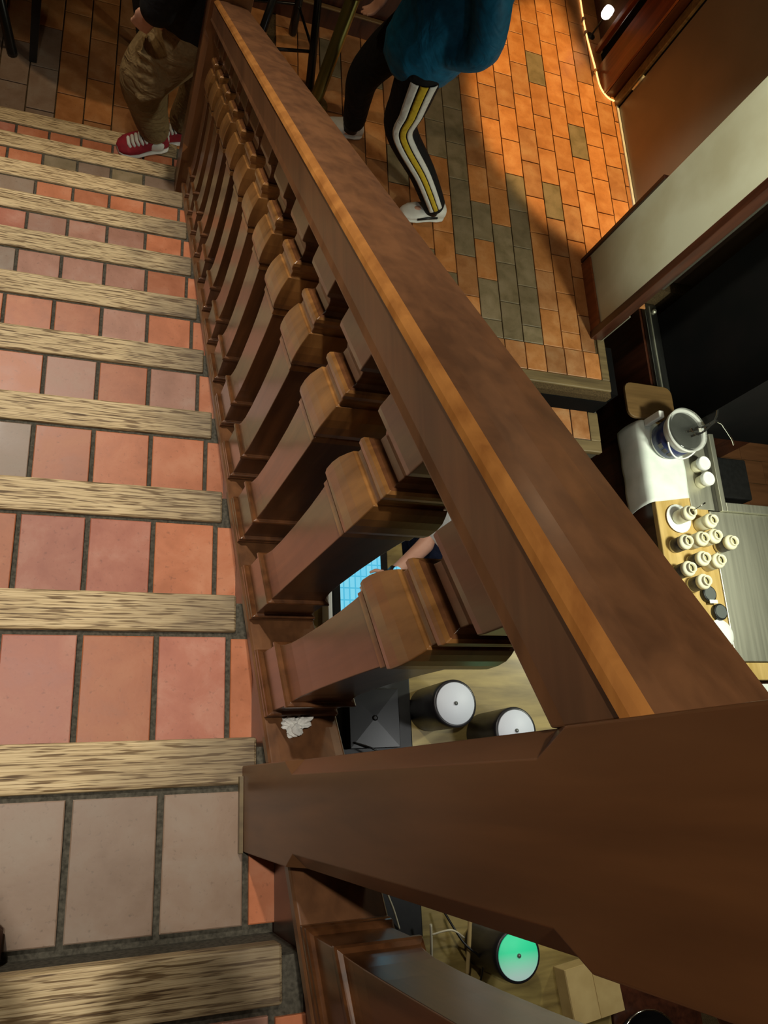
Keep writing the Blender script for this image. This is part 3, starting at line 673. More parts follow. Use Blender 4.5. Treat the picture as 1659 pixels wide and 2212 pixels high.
for (x, y) in ((-0.06, -0.02), (-0.03, -0.04), (0.0, -0.01), (0.035, -0.0)):
    bm = nb(); bx(bm, -0.012, 0.012, -0.008, 0.008, 0, 0.006); q = obj('tooth', bm, M['chrome'], t, (x, y, 0.008)); q.rotation_euler = (R.uniform(-.5, .5), R.uniform(-.5, .5), R.uniform(0, 2))
o = box('white_carton', M['white'], 2.745, 2.78, 1.79, 1.832, ZC+0.0125, ZC+0.15, None, 0.006); tag(o, 'small white carton standing behind the navy tub', 'carton')
t = thing('cutting_board', 'brown wooden board with rounded corners, behind the navy tub', 'board', (2.87, 1.92, -2.055))
bm = nb(); P = []
for cx, cy, a0 in ((0.13, 0.10, 0), (-0.11, 0.10, 90), (-0.11, -0.08, 180), (0.13, -0.08, 270)):
    for q in range(6):
        a = math.radians(a0+q*18); P.append((cx+0.05*math.cos(a), cy*0.7+0.05*math.sin(a)))
prism(bm, P, 0, 0.02); obj('board', bm, M['seatwood'], t, bevel=0.004)
t.location = (2.80, 1.945, -2.10)
# dark storage box and things beyond the steel lip
o = box('storage_box', M['black'], 3.30, 3.75, 1.50, 1.78, ZB+0.3, -2.35, None, 0.01); tag(o, 'dark grey storage box below the steel lip', 'box')
o = box('shelf_rack', M['steel2'], 3.26, 4.0, 1.45, 1.85, ZB, ZB+0.298, None, 0.01); tag(o, 'low dark metal rack under the storage box', 'rack')

# ------------------------------------------------------------ till counter seen between the balusters
tc_ = thing('till_counter', 'golden wooden counter with black pots and a touch screen', 'counter', (1.2, -0.3, ZB))
bm = nb(); prism(bm, [(-0.72, -1.6), (0.86, -1.6), (0.86, 0.86), (0.0, 0.86), (-0.03, 1.45), (-0.72, 1.45)], 0.86, 0.90); obj('worktop', bm, M['olive'], tc_, bevel=0.005)
bm = nb(); prism(bm, [(-0.70, -1.55), (0.82, -1.55), (0.82, 0.60), (-0.70, 0.60)], 0.0, 0.858); obj('carcass', bm, M['darkwood'], tc_)
o = box('bar_mat', M['black'], 0.50, 1.17, -1.3, 0.36, ZC+0.0005, ZC+0.02, None, 0.006); tag(o, 'black ribbed mat lying on the golden counter under the balusters', 'mat')
def pot(x, y, label, lid, z=ZC+0.0005):
    t = thing('insulated_pot', label, 'pot', (x, y, z), 0, 'black cylindrical pots on the counter')
    bm = nb(); lathe(bm, [(0.092, 0), (0.098, 0.006), (0.1015, 0.26), (0.1015, 0.288), (0.098, 0.294), (0.0900, 0.294)], 48); obj('shell', bm, M['potblack'], t)
    bm = nb(); lathe(bm, [(0.0900, 0.2942), (0.088, 0.298), (0.0, 0.299)], 48, cap1=False); obj('lid', bm, M[lid], t)
    bm = nb(); lathe(bm, [(0.0085, 0.299), (0.0085, 0.303), (0.0045, 0.304), (0.0045, 0.306), (0.0, 0.306)], 20, cap1=False); obj('knob', bm, M['knob'], t)
    return t
pot(1.262, 0.205, 'black pot with a pale lid, nearest the bottom of the first baluster', 'lid')
pot(1.545, 0.085, 'black pot with a pale lid, partly hidden behind the near newel post', 'lid')
pot(1.46, -0.78, 'black pot whose round lid has green light painted on, below the newel post', 'greenlight_lid')
t = thing('receipt_printer', 'black square printer with a faceted lid beside the pale lidded pots', 'printer', (0.965, 0.165, ZC+0.0215))
bm = nb(); vs = bx(bm, -0.115, 0.115, -0.125, 0.125, 0, 0.075)
top = max(bm.faces, key=lambda f: f.calc_center_median().z)
r_ = bmesh.ops.poke(bm, faces=[top]); r_['verts'][0].co.z += 0.004
obj('housing', bm, M['blackgloss'], t, bevel=0.002)
bm = nb(); lathe(bm, [(0.012, 0.077), (0.012, 0.083), (0.006, 0.086)], 14); obj('button', bm, M['black'], t)
bm = nb(); tube(bm, spline([(-0.10, -0.10, 0.08), (-0.02, -0.13, 0.10), (0.03, -0.17, 0.07), (0.05, -0.24, 0.0)], 6), 0.004, 8); obj('cable', bm, M['blackgloss'], t)
o = box('wooden_wedge', M['gold'], 1.20, 1.29, 0.045, 0.085, ZC+0.001, ZC+0.03); tag(o, 'small pale wooden wedge between the pots at the newel edge', 'wedge'); o.location.x = 1.27; o.location.y = -0.005
# touch screen
def screen_mat():
    m = mat('lit_screen', (0.02, 0.1, 0.12), 0.2); b = m.node_tree.nodes['Principled BSDF']
    tc = nd(m, 'ShaderNodeTexCoord'); mp = nd(m, 'ShaderNodeMapping'); mp.inputs['Scale'].default_value = (9, 9, 9); mp.inputs['Rotation'].default_value = (0, 0, 1.5708); lk(m, tc.outputs['Object'], mp.inputs[0])
    br = nd(m, 'ShaderNodeTexBrick'); lk(m, mp.outputs[0], br.inputs['Vector']); br.offset = 0.0
    br.inputs['Color1'].default_value = (0.16, 0.60, 0.83, 1); br.inputs['Color2'].default_value = (0.22, 0.66, 0.82, 1); br.inputs['Mortar'].default_value = (0.08, 0.48, 0.70, 1)
    br.inputs['Mortar Size'].default_value = 0.03; br.inputs['Scale'].default_value = 1.0
    lk(m, br.outputs['Color'], b.inputs['Emission Color']); b.inputs['Emission Strength'].default_value = 1.0; b.inputs['Base Color'].default_value = (0.01, 0.03, 0.04, 1); return m
M['screen'] = screen_mat()
t = thing('touch_screen', 'glowing light blue touch screen lying tilted on the counter', 'screen', (0.925, 0.74, ZC+0.0005))
bm = nb(); bx(bm, -0.135, 0.135, -0.25, 0.25, 0.07, 0.095); obj('housing', bm, M['blackgloss'], t, bevel=0.004)
bm = nb(); bx(bm, -0.10, 0.10, -0.22, 0.22, 0.0951, 0.0958); obj('display', bm, M['screen'], t)
bm = nb(); prism(bm, [(-0.09, -0.15), (0.09, -0.15), (0.07, 0.15), (-0.07, 0.15)], 0, 0.069); obj('foot', bm, M['black'], t)
o = box('card_reader', M['white'], 0.765, 0.785, 0.56, 0.78, ZC+0.0005, ZC+0.10, None, 0.004); tag(o, 'thin white strip standing beside the blue touch screen', 'card reader')
# crumpled napkin at the counter edge
bm = nb(); g2 = [[bm.verts.new((-0.10+0.20*i/12, -0.075+0.15*j/10, 0.012+0.012*math.sin(i*1.1)*math.cos(j*0.9+1)+0.008*math.sin(i*.5+j))) for j in range(11)] for i in range(13)]
for i in range(12):
    for j in range(10): bm.faces.new((g2[i][j], g2[i+1][j], g2[i+1][j+1], g2[i][j+1]))
o = obj('napkin', bm, M['paper'], None, (1.58, 0.545, ZC+0.008), smooth=True); tag(o, 'rumpled white napkin on the golden counter under the handrail', 'napkin'); o.rotation_euler = (0, 0, 0.9)
q = o.modifiers.new('t', 'SOLIDIFY'); q.thickness = 0.002
# clutter below the newel
t = thing('cable_tangle', 'thin cream and black cables looping beside the green lidded pot', 'cable', (1.2, -0.7, ZC+0.03))
def w2(px, py, pz): return (px-1.2, py+0.7, pz)
for pts_, r_, m_ in (([(0.93, -0.42, 0.18), (0.96, -0.50, 0.12), (1.02, -0.60, 0.05), (1.06, -0.68, 0.0)], 0.004, 'cord'), ([(1.16, -0.66, 0.10), (1.17, -0.75, 0.07), (1.19, -0.84, 0.01)], 0.006, 'cord'),
                     ([(1.165, -0.70, 0.09), (1.25, -0.69, 0.10), (1.32, -0.73, 0.07)], 0.004, 'cord'), ([(1.33, -0.55, 0.14), (1.33, -0.72, 0.10), (1.34, -0.88, 0.03)], 0.009, 'cardboard'),
                     ([(1.24, -0.62, 0.05), (1.30, -0.74, 0.10), (1.38, -0.82, 0.10), (1.40, -0.95, 0.0)], 0.005, 'blackgloss')):
    bm = nb(); tube(bm, spline([w2(*p) for p in pts_], 6), r_, 8); obj('strand', bm, M[m_], t)
t = thing('small_bottle', 'tiny cream bottle with a blue cap edge among the cables', 'bottle', (0.93, -0.40, ZC+0.021))
bm = nb(); lathe(bm, [(0.018, 0), (0.018, 0.10), (0.008, 0.13)], 16); obj('body', bm, M['cord'], t)
bm = nb(); lathe(bm, [(0.0185, 0.03), (0.0185, 0.06)], 16, cap0=False, cap1=False); obj('band', bm, M['bluecap'], t)
for k, (x, y, z0, lb) in enumerate(((1.33, -0.47, ZC+0.001, 'small cream cube at the edge of the black pot'),)):
    o = box('wooden_block', M['cord'], x-0.022, x+0.022, y-0.022, y+0.022, z0, z0+0.12, None, 0.004); tag(o, lb, 'block')
t = thing('cardboard_box', 'closed tan cardboard box beside the green lidded pot', 'box', (1.93, -1.0, ZC+0.0005), 0.12)
bm = nb(); bx(bm, -0.13, 0.13, -0.11, 0.11, 0, 0.09); obj('carton', bm, M['cardboard'], t, bevel=0.003)
bm = nb(); bx(bm, -0.128, -0.004, -0.108, 0.108, 0.0905, 0.093); obj('flap', bm, M['cardboard'], t)
bm = nb(); bx(bm, 0.004, 0.128, -0.108, 0.108, 0.0905, 0.093); obj('flap', bm, M['cardboard'], t)
t = thing('black_pan', 'black pan with a bright rim at the lower right under the newel post', 'pan', (2.2, -1.28, ZC+0.0005))
bm = nb(); lathe(bm, [(0.14, 0), (0.165, 0.06), (0.16, 0.06), (0.135, 0.006), (0, 0.006)], 40, cap1=False); obj('bowl', bm, M['blackgloss'], t)
bm = nb(); tube(bm, [(0.165*math.cos(a), 0.165*math.sin(a), 0.062) for a in [i*math.pi/12 for i in range(25)]], 0.004, 8); obj('rim', bm, M['chrome'], t)
o = box('side_table', M['darkwood'], 2.07, 2.55, -1.6, -0.9, ZB, ZC, None, 0.006); tag(o, 'dark side table carrying the black pan', 'table')

# ------------------------------------------------------------ hall furniture
t = thing('round_table', 'black legged round table in the dark corner of the hall', 'table', (-0.525, 3.665, ZF))
bm = nb(); lathe(bm, [(0.46, 0.74), (0.475, 0.75), (0.475, 0.77), (0.465, 0.775)], 56); obj('tabletop', bm, M['darkwood'], t)
for (x, y) in ((-0.66, 3.30), (-0.16, 3.53), (-0.39, 4.03), (-0.89, 3.80)):
    x -= -0.525; y -= 3.665; bm = nb(); P = []
    for f, w in ((1.0, 0.017), (0.62, 0.024)):
        P.append([bm.verts.new((x*f+sx*w, y*f+sy*w, 0 if f == 1.0 else 0.74)) for sx, sy in ((-1, -1), (1, -1), (1, 1), (-1, 1))])
    for i in range(4): bm.faces.new((P[0][i], P[0][(i+1) % 4], P[1][(i+1) % 4], P[1][i]))
    bm.faces.new(P[0][::-1]); bm.faces.new(P[1]); obj('leg', bm, M['black'], t)
def stool(x, y, rz, label, h=0.62, hw=0.20):
    t = thing('stool', label, 'stool', (x, y, ZF), rz)
    bm = nb(); lathe(bm, [(0.15, h), (0.17, h+0.01), (0.172, h+0.05), (0.15, h+0.065)], 36); obj('seat', bm, M['blackgloss'], t)
    for sx, sy in ((-1, -1), (1, -1), (1, 1), (-1, 1)):
        bm = nb(); tube(bm, [(sx*hw, sy*hw, 0), (sx*hw*0.98, sy*hw*0.98, 0.02), (sx*hw*0.5, sy*hw*0.5, h)], [0.022, 0.024, 0.018], 10); obj('leg', bm, M['blackgloss'], t)
    for z_ in (0.22,):
        f = 1-0.5*z_/h; q = hw*f
        bm = nb(); tube(bm, [(-q, -q, z_), (q, -q, z_), (q, q, z_), (-q, q, z_), (-q, -q, z_)], 0.010, 8); obj('ring', bm, M['blackgloss'], t)
    return t
stool(-0.95, 3.50, 0, 'black stool left of the round table, only one leg in view')
stool(0.50, 3.70, 0.25, 'black stool standing against the dark panelled bench', hw=0.19)
t = thing('panelled_bench', 'dark red panelled bench with a pale ledge line along its foot', 'bench', (0.92, 4.29, ZF))
box('front_panel', M['darkwood'], -0.66, 0.62, -0.22, 0.22, 0.0, 0.62, t, 0.004)
box('skirting', M['darkwood'], -0.66, 0.62, -0.25, -0.222, 0.0, 0.13, t, 0.004)
box('ledge_strip', M['seatwood'], -0.66, 0.62, -0.262, -0.236, 0.131, 0.142, t, 0.003)
box('seat_board', M['redwood'], -0.68, 0.64, -0.26, 0.24, 0.622, 0.66, t, 0.006)
t = thing('brass_pole', 'dull brass pole with ring joint standing on the hall floor', 'pole', (0.755, 3.46, ZF))
bm = nb(); lathe(bm, [(0.075, 0), (0.075, 0.012), (0.04, 0.02), (0.034, 0.03), (0.034, 1.9)], 24); obj('shaft', bm, M['brass'], t)
for z_ in (0.70, 1.3):
    bm = nb(); lathe(bm, [(0.0345, z_), (0.05, z_+0.01), (0.052, z_+0.04), (0.0345, z_+0.05)], 24, cap0=False, cap1=False); obj('collar', bm, M['brass'], t)
# dry twigs in a vase on the bench
t = thing('dried_twigs', 'dried twigs with small leaves poking out over the bench', 'plant', (0.95, 4.12, ZF+0.661))
bm = nb(); lathe(bm, [(0.05, 0), (0.07, 0.05), (0.06, 0.12), (0.04, 0.15), (0.05, 0.17)], 24); obj('vase', bm, M['black'], t)
for k in range(9):
    a = -2.7+k*0.28; L_ = R.uniform(.30, .55); e = (L_*math.cos(a)*0.8, L_*math.sin(a)*0.8, R.uniform(-.15, .25)+0.12)
    bm = nb(); P = spline([(0, 0, 0.14), (e[0]*0.4, e[1]*0.4, 0.34), e], 6); tube(bm, P, 0.003, 5)
    st_ = obj('twig', bm, M['twig'], t)
    for q in range(3):
        c_ = P[4+q*3]; bm = nb(); d_ = Vector((R.uniform(-1, 1), R.uniform(-1, 1), R.uniform(-.3, .6))).normalized()*0.04; w_ = d_.cross(Vector((0, 0, 1))).normalized()*0.011
        v = [bm.verts.new(c_), bm.verts.new(c_+d_*0.5+w_), bm.verts.new(c_+d_), bm.verts.new(c_+d_*0.5-w_)]; bm.faces.new(v)
        l_ = obj('leaf', bm, M['twig'], st_)
        z_ = l_.modifiers.new('t', 'SOLIDIFY'); z_.thickness = 0.001

# ------------------------------------------------------------ people
def ell(bm, c, r, rot=None, sub=3):
    q = bmesh.ops.create_icosphere(bm, subdivisions=sub, radius=1)['verts']
    for v in q:
        p = Vector((v.co.x*r[0], v.co.y*r[1], v.co.z*r[2]))
        if rot: p = rot @ p
        v.co = p+Vector(c)
def limb(bm, pts, radii, seg=16, n=5):
    P = [Vector(p) for p in pts]; Q = spline(P, n); rr = []
    for i in range(len(Q)):
        f = i/n; a = min(int(f), len(radii)-2); rr.append(radii[a]+(radii[a+1]-radii[a])*min(f-a, 1))
    tube(bm, Q, rr, seg)
    ell(bm, P[0], (radii[0],)*3, sub=2); ell(bm, P[-1], (radii[-1],)*3, sub=2)
def grow(name, bm, m, parent, vox, sm=4):
    for f in bm.faces: f.smooth = True
    o = obj(name, bm, m, parent)
    r_ = o.modifiers.new('skin', 'REMESH'); r_.mode = 'VOXEL'; r_.voxel_size = vox; r_.use_smooth_shade = True
    if sm: q = o.modifiers.new('soft', 'SMOOTH'); q.factor = 0.5; q.iterations = sm
    return o
def hand(bm, wr, d, pal, curl=0.5, side=1):
    """wrist position, finger direction, palm normal"""
    wr = Vector(wr); d = Vector(d).normalized(); pal = Vector(pal); pal = (pal-d*pal.dot(d)).normalized(); s_ = d.cross(pal)*side
    ell(bm, wr+d*0.05, (0.042, 0.016, 0.052), Matrix((s_, pal, d)).transposed())
    for k, (off, L_) in enumerate(((0.030, 0.072), (0.010, 0.082), (-0.010, 0.076), (-0.028, 0.060))):
        p0 = wr+d*0.085+s_*off; p1 = p0+d*L_*0.45+pal*L_*0.10*curl; p2 = p1+(d*(1-curl*0.6)+pal*curl).normalized()*L_*0.33; p3 = p2+(d*(1-curl)+pal*curl*1.2).normalized()*L_*0.25
        tube(bm, [p0-d*0.02, p0, p1, p2, p3], [0.0095, 0.0092, 0.0088, 0.008, 0.0065], 8)
    p0 = wr+d*0.025+s_*0.034; p1 = p0+(d*0.6+s_*0.7+pal*0.3).normalized()*0.035; p2 = p1+(d*0.9+s_*0.2+pal*0.4).normalized()*0.032
    tube(bm, [p0-s_*0.02, p0, p1, p2], [0.012, 0.0115, 0.010, 0.0075], 8)
def head(bm, c, face, up=(0, 0, 1)):
    c = Vector(c); fwd = Vector(face).normalized(); up = Vector(up); up = (up-fwd*up.dot(fwd)).normalized(); sd = fwd.cross(up)
    Rm = Matrix((sd, fwd, up)).transposed()
    ell(bm, c+up*0.02, (0.075, 0.095, 0.105), Rm); ell(bm, c-up*0.055+fwd*0.022, (0.055, 0.065, 0.062), Rm)
    ell(bm, c-up*0.012+fwd*0.098, (0.012, 0.018, 0.022), Rm, 2); ell(bm, c-up*0.055+fwd*0.086, (0.024, 0.008, 0.009), Rm, 2)
    for q in (-1, 1):
        ell(bm, c+sd*q*0.078-up*0.005, (0.010, 0.020, 0.030), Rm, 2); ell(bm, c+sd*q*0.033+up*0.028+fwd*0.084, (0.022, 0.008, 0.006), Rm, 2)
    return c, fwd, up, sd, Rm
def face_parts(parent, H, hair='hair'):
    c, fwd, up, sd, Rm = H
    for q in (-1, 1):
        bm = nb(); ell(bm, c+sd*q*0.031+up*0.010+fwd*0.085, (0.011, 0.008, 0.006), Rm, 2); obj('eye', bm, M['white'], parent)
    bm = nb(); ell(bm, c+up*0.042-fwd*0.014, (0.084, 0.098, 0.096), Rm); ell(bm, c-fwd*0.045-up*0.01, (0.076, 0.066, 0.085), Rm); grow('hair', bm, M['hair'], parent, 0.008, 2)
def shoe(parent, heel, toe, m, sole, name='shoe', w=0.048, h=0.085):
    heel = Vector(heel); toe = Vector(toe); d = (toe-heel); L_ = d.length; d.normalize(); up = Vector((0, 0, 1)); up = (up-d*up.dot(d)).normalized(); s_ = d.cross(up)
    sec = [(0.0, .55, .10, .055), (.05, .80, .02, .09), (.18, .92, .0, .098), (.33, .90, .0, .10), (.48, .95, .0, .078), (.65, 1.08, .0, .062), (.82, 1.02, .0, .050), (.94, .75, .0, .040), (1.0, .40, .008, .028)]
    def loft(z0f, z1f, wm, nm, mm):
        bm = nb(); rings = []
        for f, wf, zb, zt in sec:
            c = heel+d*L_*f; ww = w*wf*wm; a0, a1 = z0f(zb, zt), z1f(zb, zt); zc, hz = (a0+a1)/2, (a1-a0)/2
            rings.append([bm.verts.new(c+s_*ww*math.copysign(abs(math.cos(t_))**0.7, math.cos(t_))+up*(zc+hz*math.copysign(abs(math.sin(t_))**0.8, math.sin(t_)))) for t_ in [2*math.pi*k/16 for k in range(16)]])
        for a, b in zip(rings, rings[1:]):
            for k in range(16): bm.faces.new((a[k], a[(k+1) % 16], b[(k+1) % 16], b[k]))
        bm.faces.new(rings[0][::-1]); bm.faces.new(rings[-1]); return obj(nm, bm, mm, parent, smooth=True)
    o = loft(lambda a, b: a*0+0.012, lambda a, b: b, 1.0, name, m)
    p_ = loft(lambda a, b: 0.001, lambda a, b: 0.024, 1.08, 'sole', sole); p_.parent = o
    return o, (heel, d, s_, up, L_)
def laces(o, fr, m, n=5):
    heel, d, s_, up, L_ = fr
    for k in range(n):
        f = 0.40+0.075*k; zt = 0.092-0.0075*k
        bm = nb(); c = heel+d*L_*f
        tube(bm, [c-s_*0.034+up*(zt-0.018), c-s_*0.015+up*(zt+0.004)+d*0.008, c+s_*0.015+up*(zt+0.006), c+s_*0.034+up*(zt-0.016)-d*0.008], 0.0085, 6)
        obj('lace', bm, m, o)

# --- walker in the teal jacket (hall floor)
wk = thing('person', 'person in a teal jacket and black track trousers with side stripes, walking', 'person', (1.05, 3.0, ZF))
def wl(p): return (p[0]-1.05, p[1]-3.0, p[2]-ZF)
hipL, kneeL, ankL = (0.985, 2.90, -1.10), (1.055, 2.955, -1.53), (1.395, 2.865, -1.89)
hipR, kneeR, ankR = (0.94, 3.07, -1.10), (0.86, 3.19, -1.50), (0.945, 3.30, -1.90)
pel, che, nek, hed = (0.985, 2.99, -1.02), (1.03, 3.0, -0.70), (1.01, 3.0, -0.46), (0.975, 3.0, -0.31)
shL, elL, wrL = (1.04, 2.80, -0.56), (1.13, 2.76, -0.83), (1.02, 2.86, -0.985)
shR, elR, wrR = (1.03, 3.20, -0.56), (1.00, 3.26, -0.86), (0.785, 3.10, -0.955)
bm = nb()
for h_, k_, a_ in ((hipL, kneeL, ankL), (hipR, kneeR, ankR)):
    limb(bm, [wl(h_), wl(k_), wl(a_)], [0.078, 0.052, 0.036])
    ell(bm, Vector(wl(a_))+Vector((-0.03, 0, -0.06)), (0.075, 0.030, 0.018))
limb(bm, [wl(pel), wl(che), wl((1.01, 3.0, -0.55))], [0.125, 0.13, 0.10]); limb(bm, [wl((1.01, 3, -.56)), wl(nek), wl(hed)], [0.06, 0.052, 0.05])
for s1, e1, w1 in ((shL, elL, wrL), (shR, elR, wrR)):
    limb(bm, [wl(che[:2]+(-0.58,)), wl(s1), wl(e1), wl(w1)], [0.06, 0.05, 0.040, 0.026])
hand(bm, wl(wrR), (-0.35, -0.15, -0.9), (-0.8, 0, 0.3), 0.5); hand(bm, wl(wrL), (-0.3, 0.5, -0.8), (0, 1, 0), 0.5)
H = head(bm, wl(hed), (-1, 0, -0.2)); grow('body', bm, M['skin'], wk, 0.0065, 2); face_parts(wk, H)
bm = nb()
ell(bm, wl((0.97, 2.985, -1.08)), (0.135, 0.165, 0.13))
limb(bm, [wl(hipL), wl(((hipL[0]+kneeL[0])/2-0.005, 2.925, -1.32)), wl(kneeL), wl((1.245, 2.905, -1.72)), wl((1.385, 2.868, -1.885))], [0.112, 0.098, 0.082, 0.070, 0.062])
limb(bm, [wl(hipR), wl((0.89, 3.14, -1.3)), wl(kneeR), wl((0.90, 3.25, -1.70)), wl((0.942, 3.297, -1.88))], [0.112, 0.098, 0.082, 0.070, 0.062])
tr = grow('track_trousers', bm, M['blackcloth'], wk, 0.012, 3)
def stripe(path, radii, outd, phi, half, m, parent, lift=1.03, start=0.0):
    Q = spline(path, 8); n = len(Q); bm = nb(); rows = []
    for i, p in enumerate(Q):
        if i/n < start: continue
        t_ = (Q[min(i+1, n-1)]-Q[max(i-1, 0)]).normalized(); o_ = Vector(outd); o_ = (o_-t_*o_.dot(t_)).normalized(); s_ = t_.cross(o_)
        f = i/8; a = min(int(f), len(radii)-2); rr = radii[a]+(radii[a+1]-radii[a])*min(f-a, 1)
        rows.append([bm.verts.new(p+(o_*math.cos(phi+x)+s_*math.sin(phi+x))*(rr*lift+l)) for x, l in ((-half, 0), (-half/2, .0012), (0, .0014), (half/2, .0012), (half, 0))])
    for a, b in zip(rows, rows[1:]):
        for k in range(4): bm.faces.new((a[k], a[k+1], b[k+1], b[k]))
    o = obj('side_stripe', bm, m, parent, smooth=True); q = o.modifiers.new('t', 'SOLIDIFY'); q.thickness = 0.004; q.offset = 0; return o
PL = [wl(hipL), wl(((hipL[0]+kneeL[0])/2-0.005, 2.925, -1.32)), wl(kneeL), wl((1.245, 2.905, -1.72)), wl((1.385, 2.868, -1.885))]
RL = [0.112, 0.098, 0.082, 0.070, 0.062]
stripe(PL, RL, (-0.1, -1, 0.25), 0.30, 0.17, M['stripe_white'], tr); stripe(PL, RL, (-0.1, -1, 0.25), -0.10, 0.16, M['stripe_yellow'], tr, 1.035); stripe(PL, RL, (-0.1, -1, 0.25), -0.50, 0.17, M['stripe_white'], tr)
bm = nb()
limb(bm, [wl((0.985, 2.975, -1.075)), wl((1.04, 2.99, -0.88)), wl((1.05, 3.0, -0.70)), wl((1.02, 3.0, -0.53))], [0.185, 0.205, 0.195, 0.12])
limb(bm, [wl((1.03, 2.9, -.6)), wl(shL), wl(elL), wl((1.03, 2.85, -0.965))], [0.09, 0.085, 0.078, 0.066]); limb(bm, [wl((1.03, 3.1, -.6)), wl(shR), wl(elR), wl((0.83, 3.14, -0.935))], [0.09, 0.085, 0.072, 0.052])
limb(bm, [wl((1.04, 3.0, -0.52)), wl((1.03, 3.0, -0.44))], [0.09, 0.075]); grow('jacket', bm, M['blue'], wk, 0.012, 5)
o, fr = shoe(wk, wl((1.485, 2.895, ZF+0.002)), wl((1.225, 2.845, ZF+0.002)), M['shoe_white'], M['shoe_white'], w=0.050)
bm = nb(); tube(bm, [fr[0]+fr[1]*0.06-fr[2]*0.046+Vector((0, 0, 0.045)), fr[0]+fr[1]*0.12-fr[2]*0.052+Vector((0, 0, 0.045)), fr[0]+fr[1]*0.18-fr[2]*0.052+Vector((0, 0, 0.035))], 0.008, 6); obj('side_mark', bm, M['black'], o)
o, fr = shoe(wk, wl((1.02, 3.33, ZF+0.002)), wl((0.76, 3.30, ZF+0.002)), M['shoe_white'], M['shoe_white'], w=0.050)

for a_ in (ankL, ankR):
    bm = nb(); p_ = Vector(wl(a_)); tube(bm, [p_+Vector((-0.008, 0, -0.045)), p_+Vector((-0.004, 0, -0.01)), p_+Vector((0, 0, 0.04))], [0.046, 0.042, 0.042], 20); obj('sock', bm, M['black'], wk, smooth=True)
# --- climber in khaki trousers
kh = thing('person', 'person in khaki trousers and red and white sneakers stepping onto the stair', 'person', (-0.02, 2.8, ZF))
def kl(p): return (p[0]+0.02, p[1]-2.8, p[2]-ZF)
TZ = -10*RISE+0.004
khF, kkF, kaF = (-0.01, 2.66, -1.03), (-0.165, 2.69, -1.34), (-0.09, 2.775, -1.71)
khR, kkR, kaR = (0.06, 2.80, -1.03), (0.095, 2.92, -1.47), (0.035, 3.02, -1.89)
bm = nb()
limb(bm, [kl(khF), kl(kkF), kl(kaF)], [0.08, 0.052, 0.036]); limb(bm, [kl(khR), kl(kkR), kl(kaR)], [0.08, 0.052, 0.036])
limb(bm, [kl((0.0, 2.70, -0.98)), kl((-0.07, 2.70, -0.72)), kl((-0.10, 2.70, -0.55))], [0.13, 0.135, 0.10]); limb(bm, [kl((-0.10, 2.7, -.55)), kl((-0.12, 2.70, -0.45)), kl((-0.15, 2.70, -0.32))], [0.06, 0.052, 0.05])
khs = (((-0.10, 2.50, -0.57), (-0.16, 2.46, -0.80), (-0.175, 2.58, -0.925)), ((-0.09, 2.90, -0.57), (-0.05, 2.95, -0.84), (-0.18, 2.98, -1.0)))
for s1, e1, w1 in khs: limb(bm, [kl((-0.10, 2.7, -0.58)), kl(s1), kl(e1), kl(w1)], [0.06, 0.05, 0.040, 0.027])
hand(bm, kl(khs[0][2]), (-0.3, 0.2, -0.85), (0.2, 1, 0), 0.6); hand(bm, kl(khs[1][2]), (-0.5, -0.3, -0.7), (0, -1, 0), 0.6)
ell(bm, Vector(kl(kaF))+Vector((-0.04, 0, -0.06)), (0.07, 0.030, 0.018)); ell(bm, Vector(kl(kaR))+Vector((-0.02, 0, -0.06)), (0.06, 0.030, 0.018))
H = head(bm, kl((-0.16, 2.70, -0.30)), (-1, -0.1, -0.3)); grow('body', bm, M['skin'], kh, 0.0065, 2); face_parts(kh, H)
bm = nb(); ell(bm, kl((0.01, 2.72, -1.02)), (0.14, 0.165, 0.12))
limb(bm, [kl(khF), kl((-0.10, 2.675, -1.18)), kl(kkF), kl((-0.14, 2.735, -1.53)), kl((-0.10, 2.775, -1.70))], [0.125, 0.120, 0.105, 0.084, 0.070])
limb(bm, [kl(khR), kl((0.085, 2.87, -1.25)), kl(kkR), kl((0.07, 2.98, -1.70)), kl((0.042, 3.015, -1.86))], [0.125, 0.115, 0.10, 0.08, 0.068])
# folds behind the knee and at the lap
for k in range(5):
    z_ = -1.12-0.05*k
    bm2 = bm; limb(bm2, [kl((-0.02-0.02*k, 2.575-0.004*k, z_+0.05)), kl((-0.11-0.016*k, 2.572, z_-0.01)), kl((-0.20, 2.60, z_-0.02))], [0.014, 0.020, 0.012], 8, 4)
grow('trousers', bm, M['khaki'], kh, 0.010, 3)
for a_ in (kaF, kaR):
    bm = nb(); p_ = Vector(kl(a_)); tube(bm, [p_+Vector((-0.004, 0, -0.045)), p_+Vector((0, 0, -0.01)), p_+Vector((0, 0, 0.05))], [0.044, 0.040, 0.041], 20); obj('sock', bm, M['black'], kh, smooth=True)
bm = nb(); limb(bm, [kl((0.02, 2.71, -1.00)), kl((-0.05, 2.70, -0.82)), kl((-0.09, 2.70, -0.62)), kl((-0.10, 2.70, -0.54))], [0.165, 0.172, 0.165, 0.11])
for s1, e1, w1 in khs: limb(bm, [kl((-0.10, 2.7, -0.62)), kl(s1), kl(e1)], [0.09, 0.078, 0.066])
grow('black_shirt', bm, M['blackcloth'], kh, 0.012, 4)
o, fr = shoe(kh, kl((-0.035, 2.80, TZ)), kl((-0.25, 2.71, TZ)), M['shoe_red'], M['shoe_white'], w=0.052); laces(o, fr, M['shoe_white'], 6)
bm = nb(); heel, d_, s_, up_, L_ = fr
for q in (-1, 1): ell(bm, heel+d_*0.075+s_*q*0.030+up_*0.052, (0.048, 0.024, 0.034))
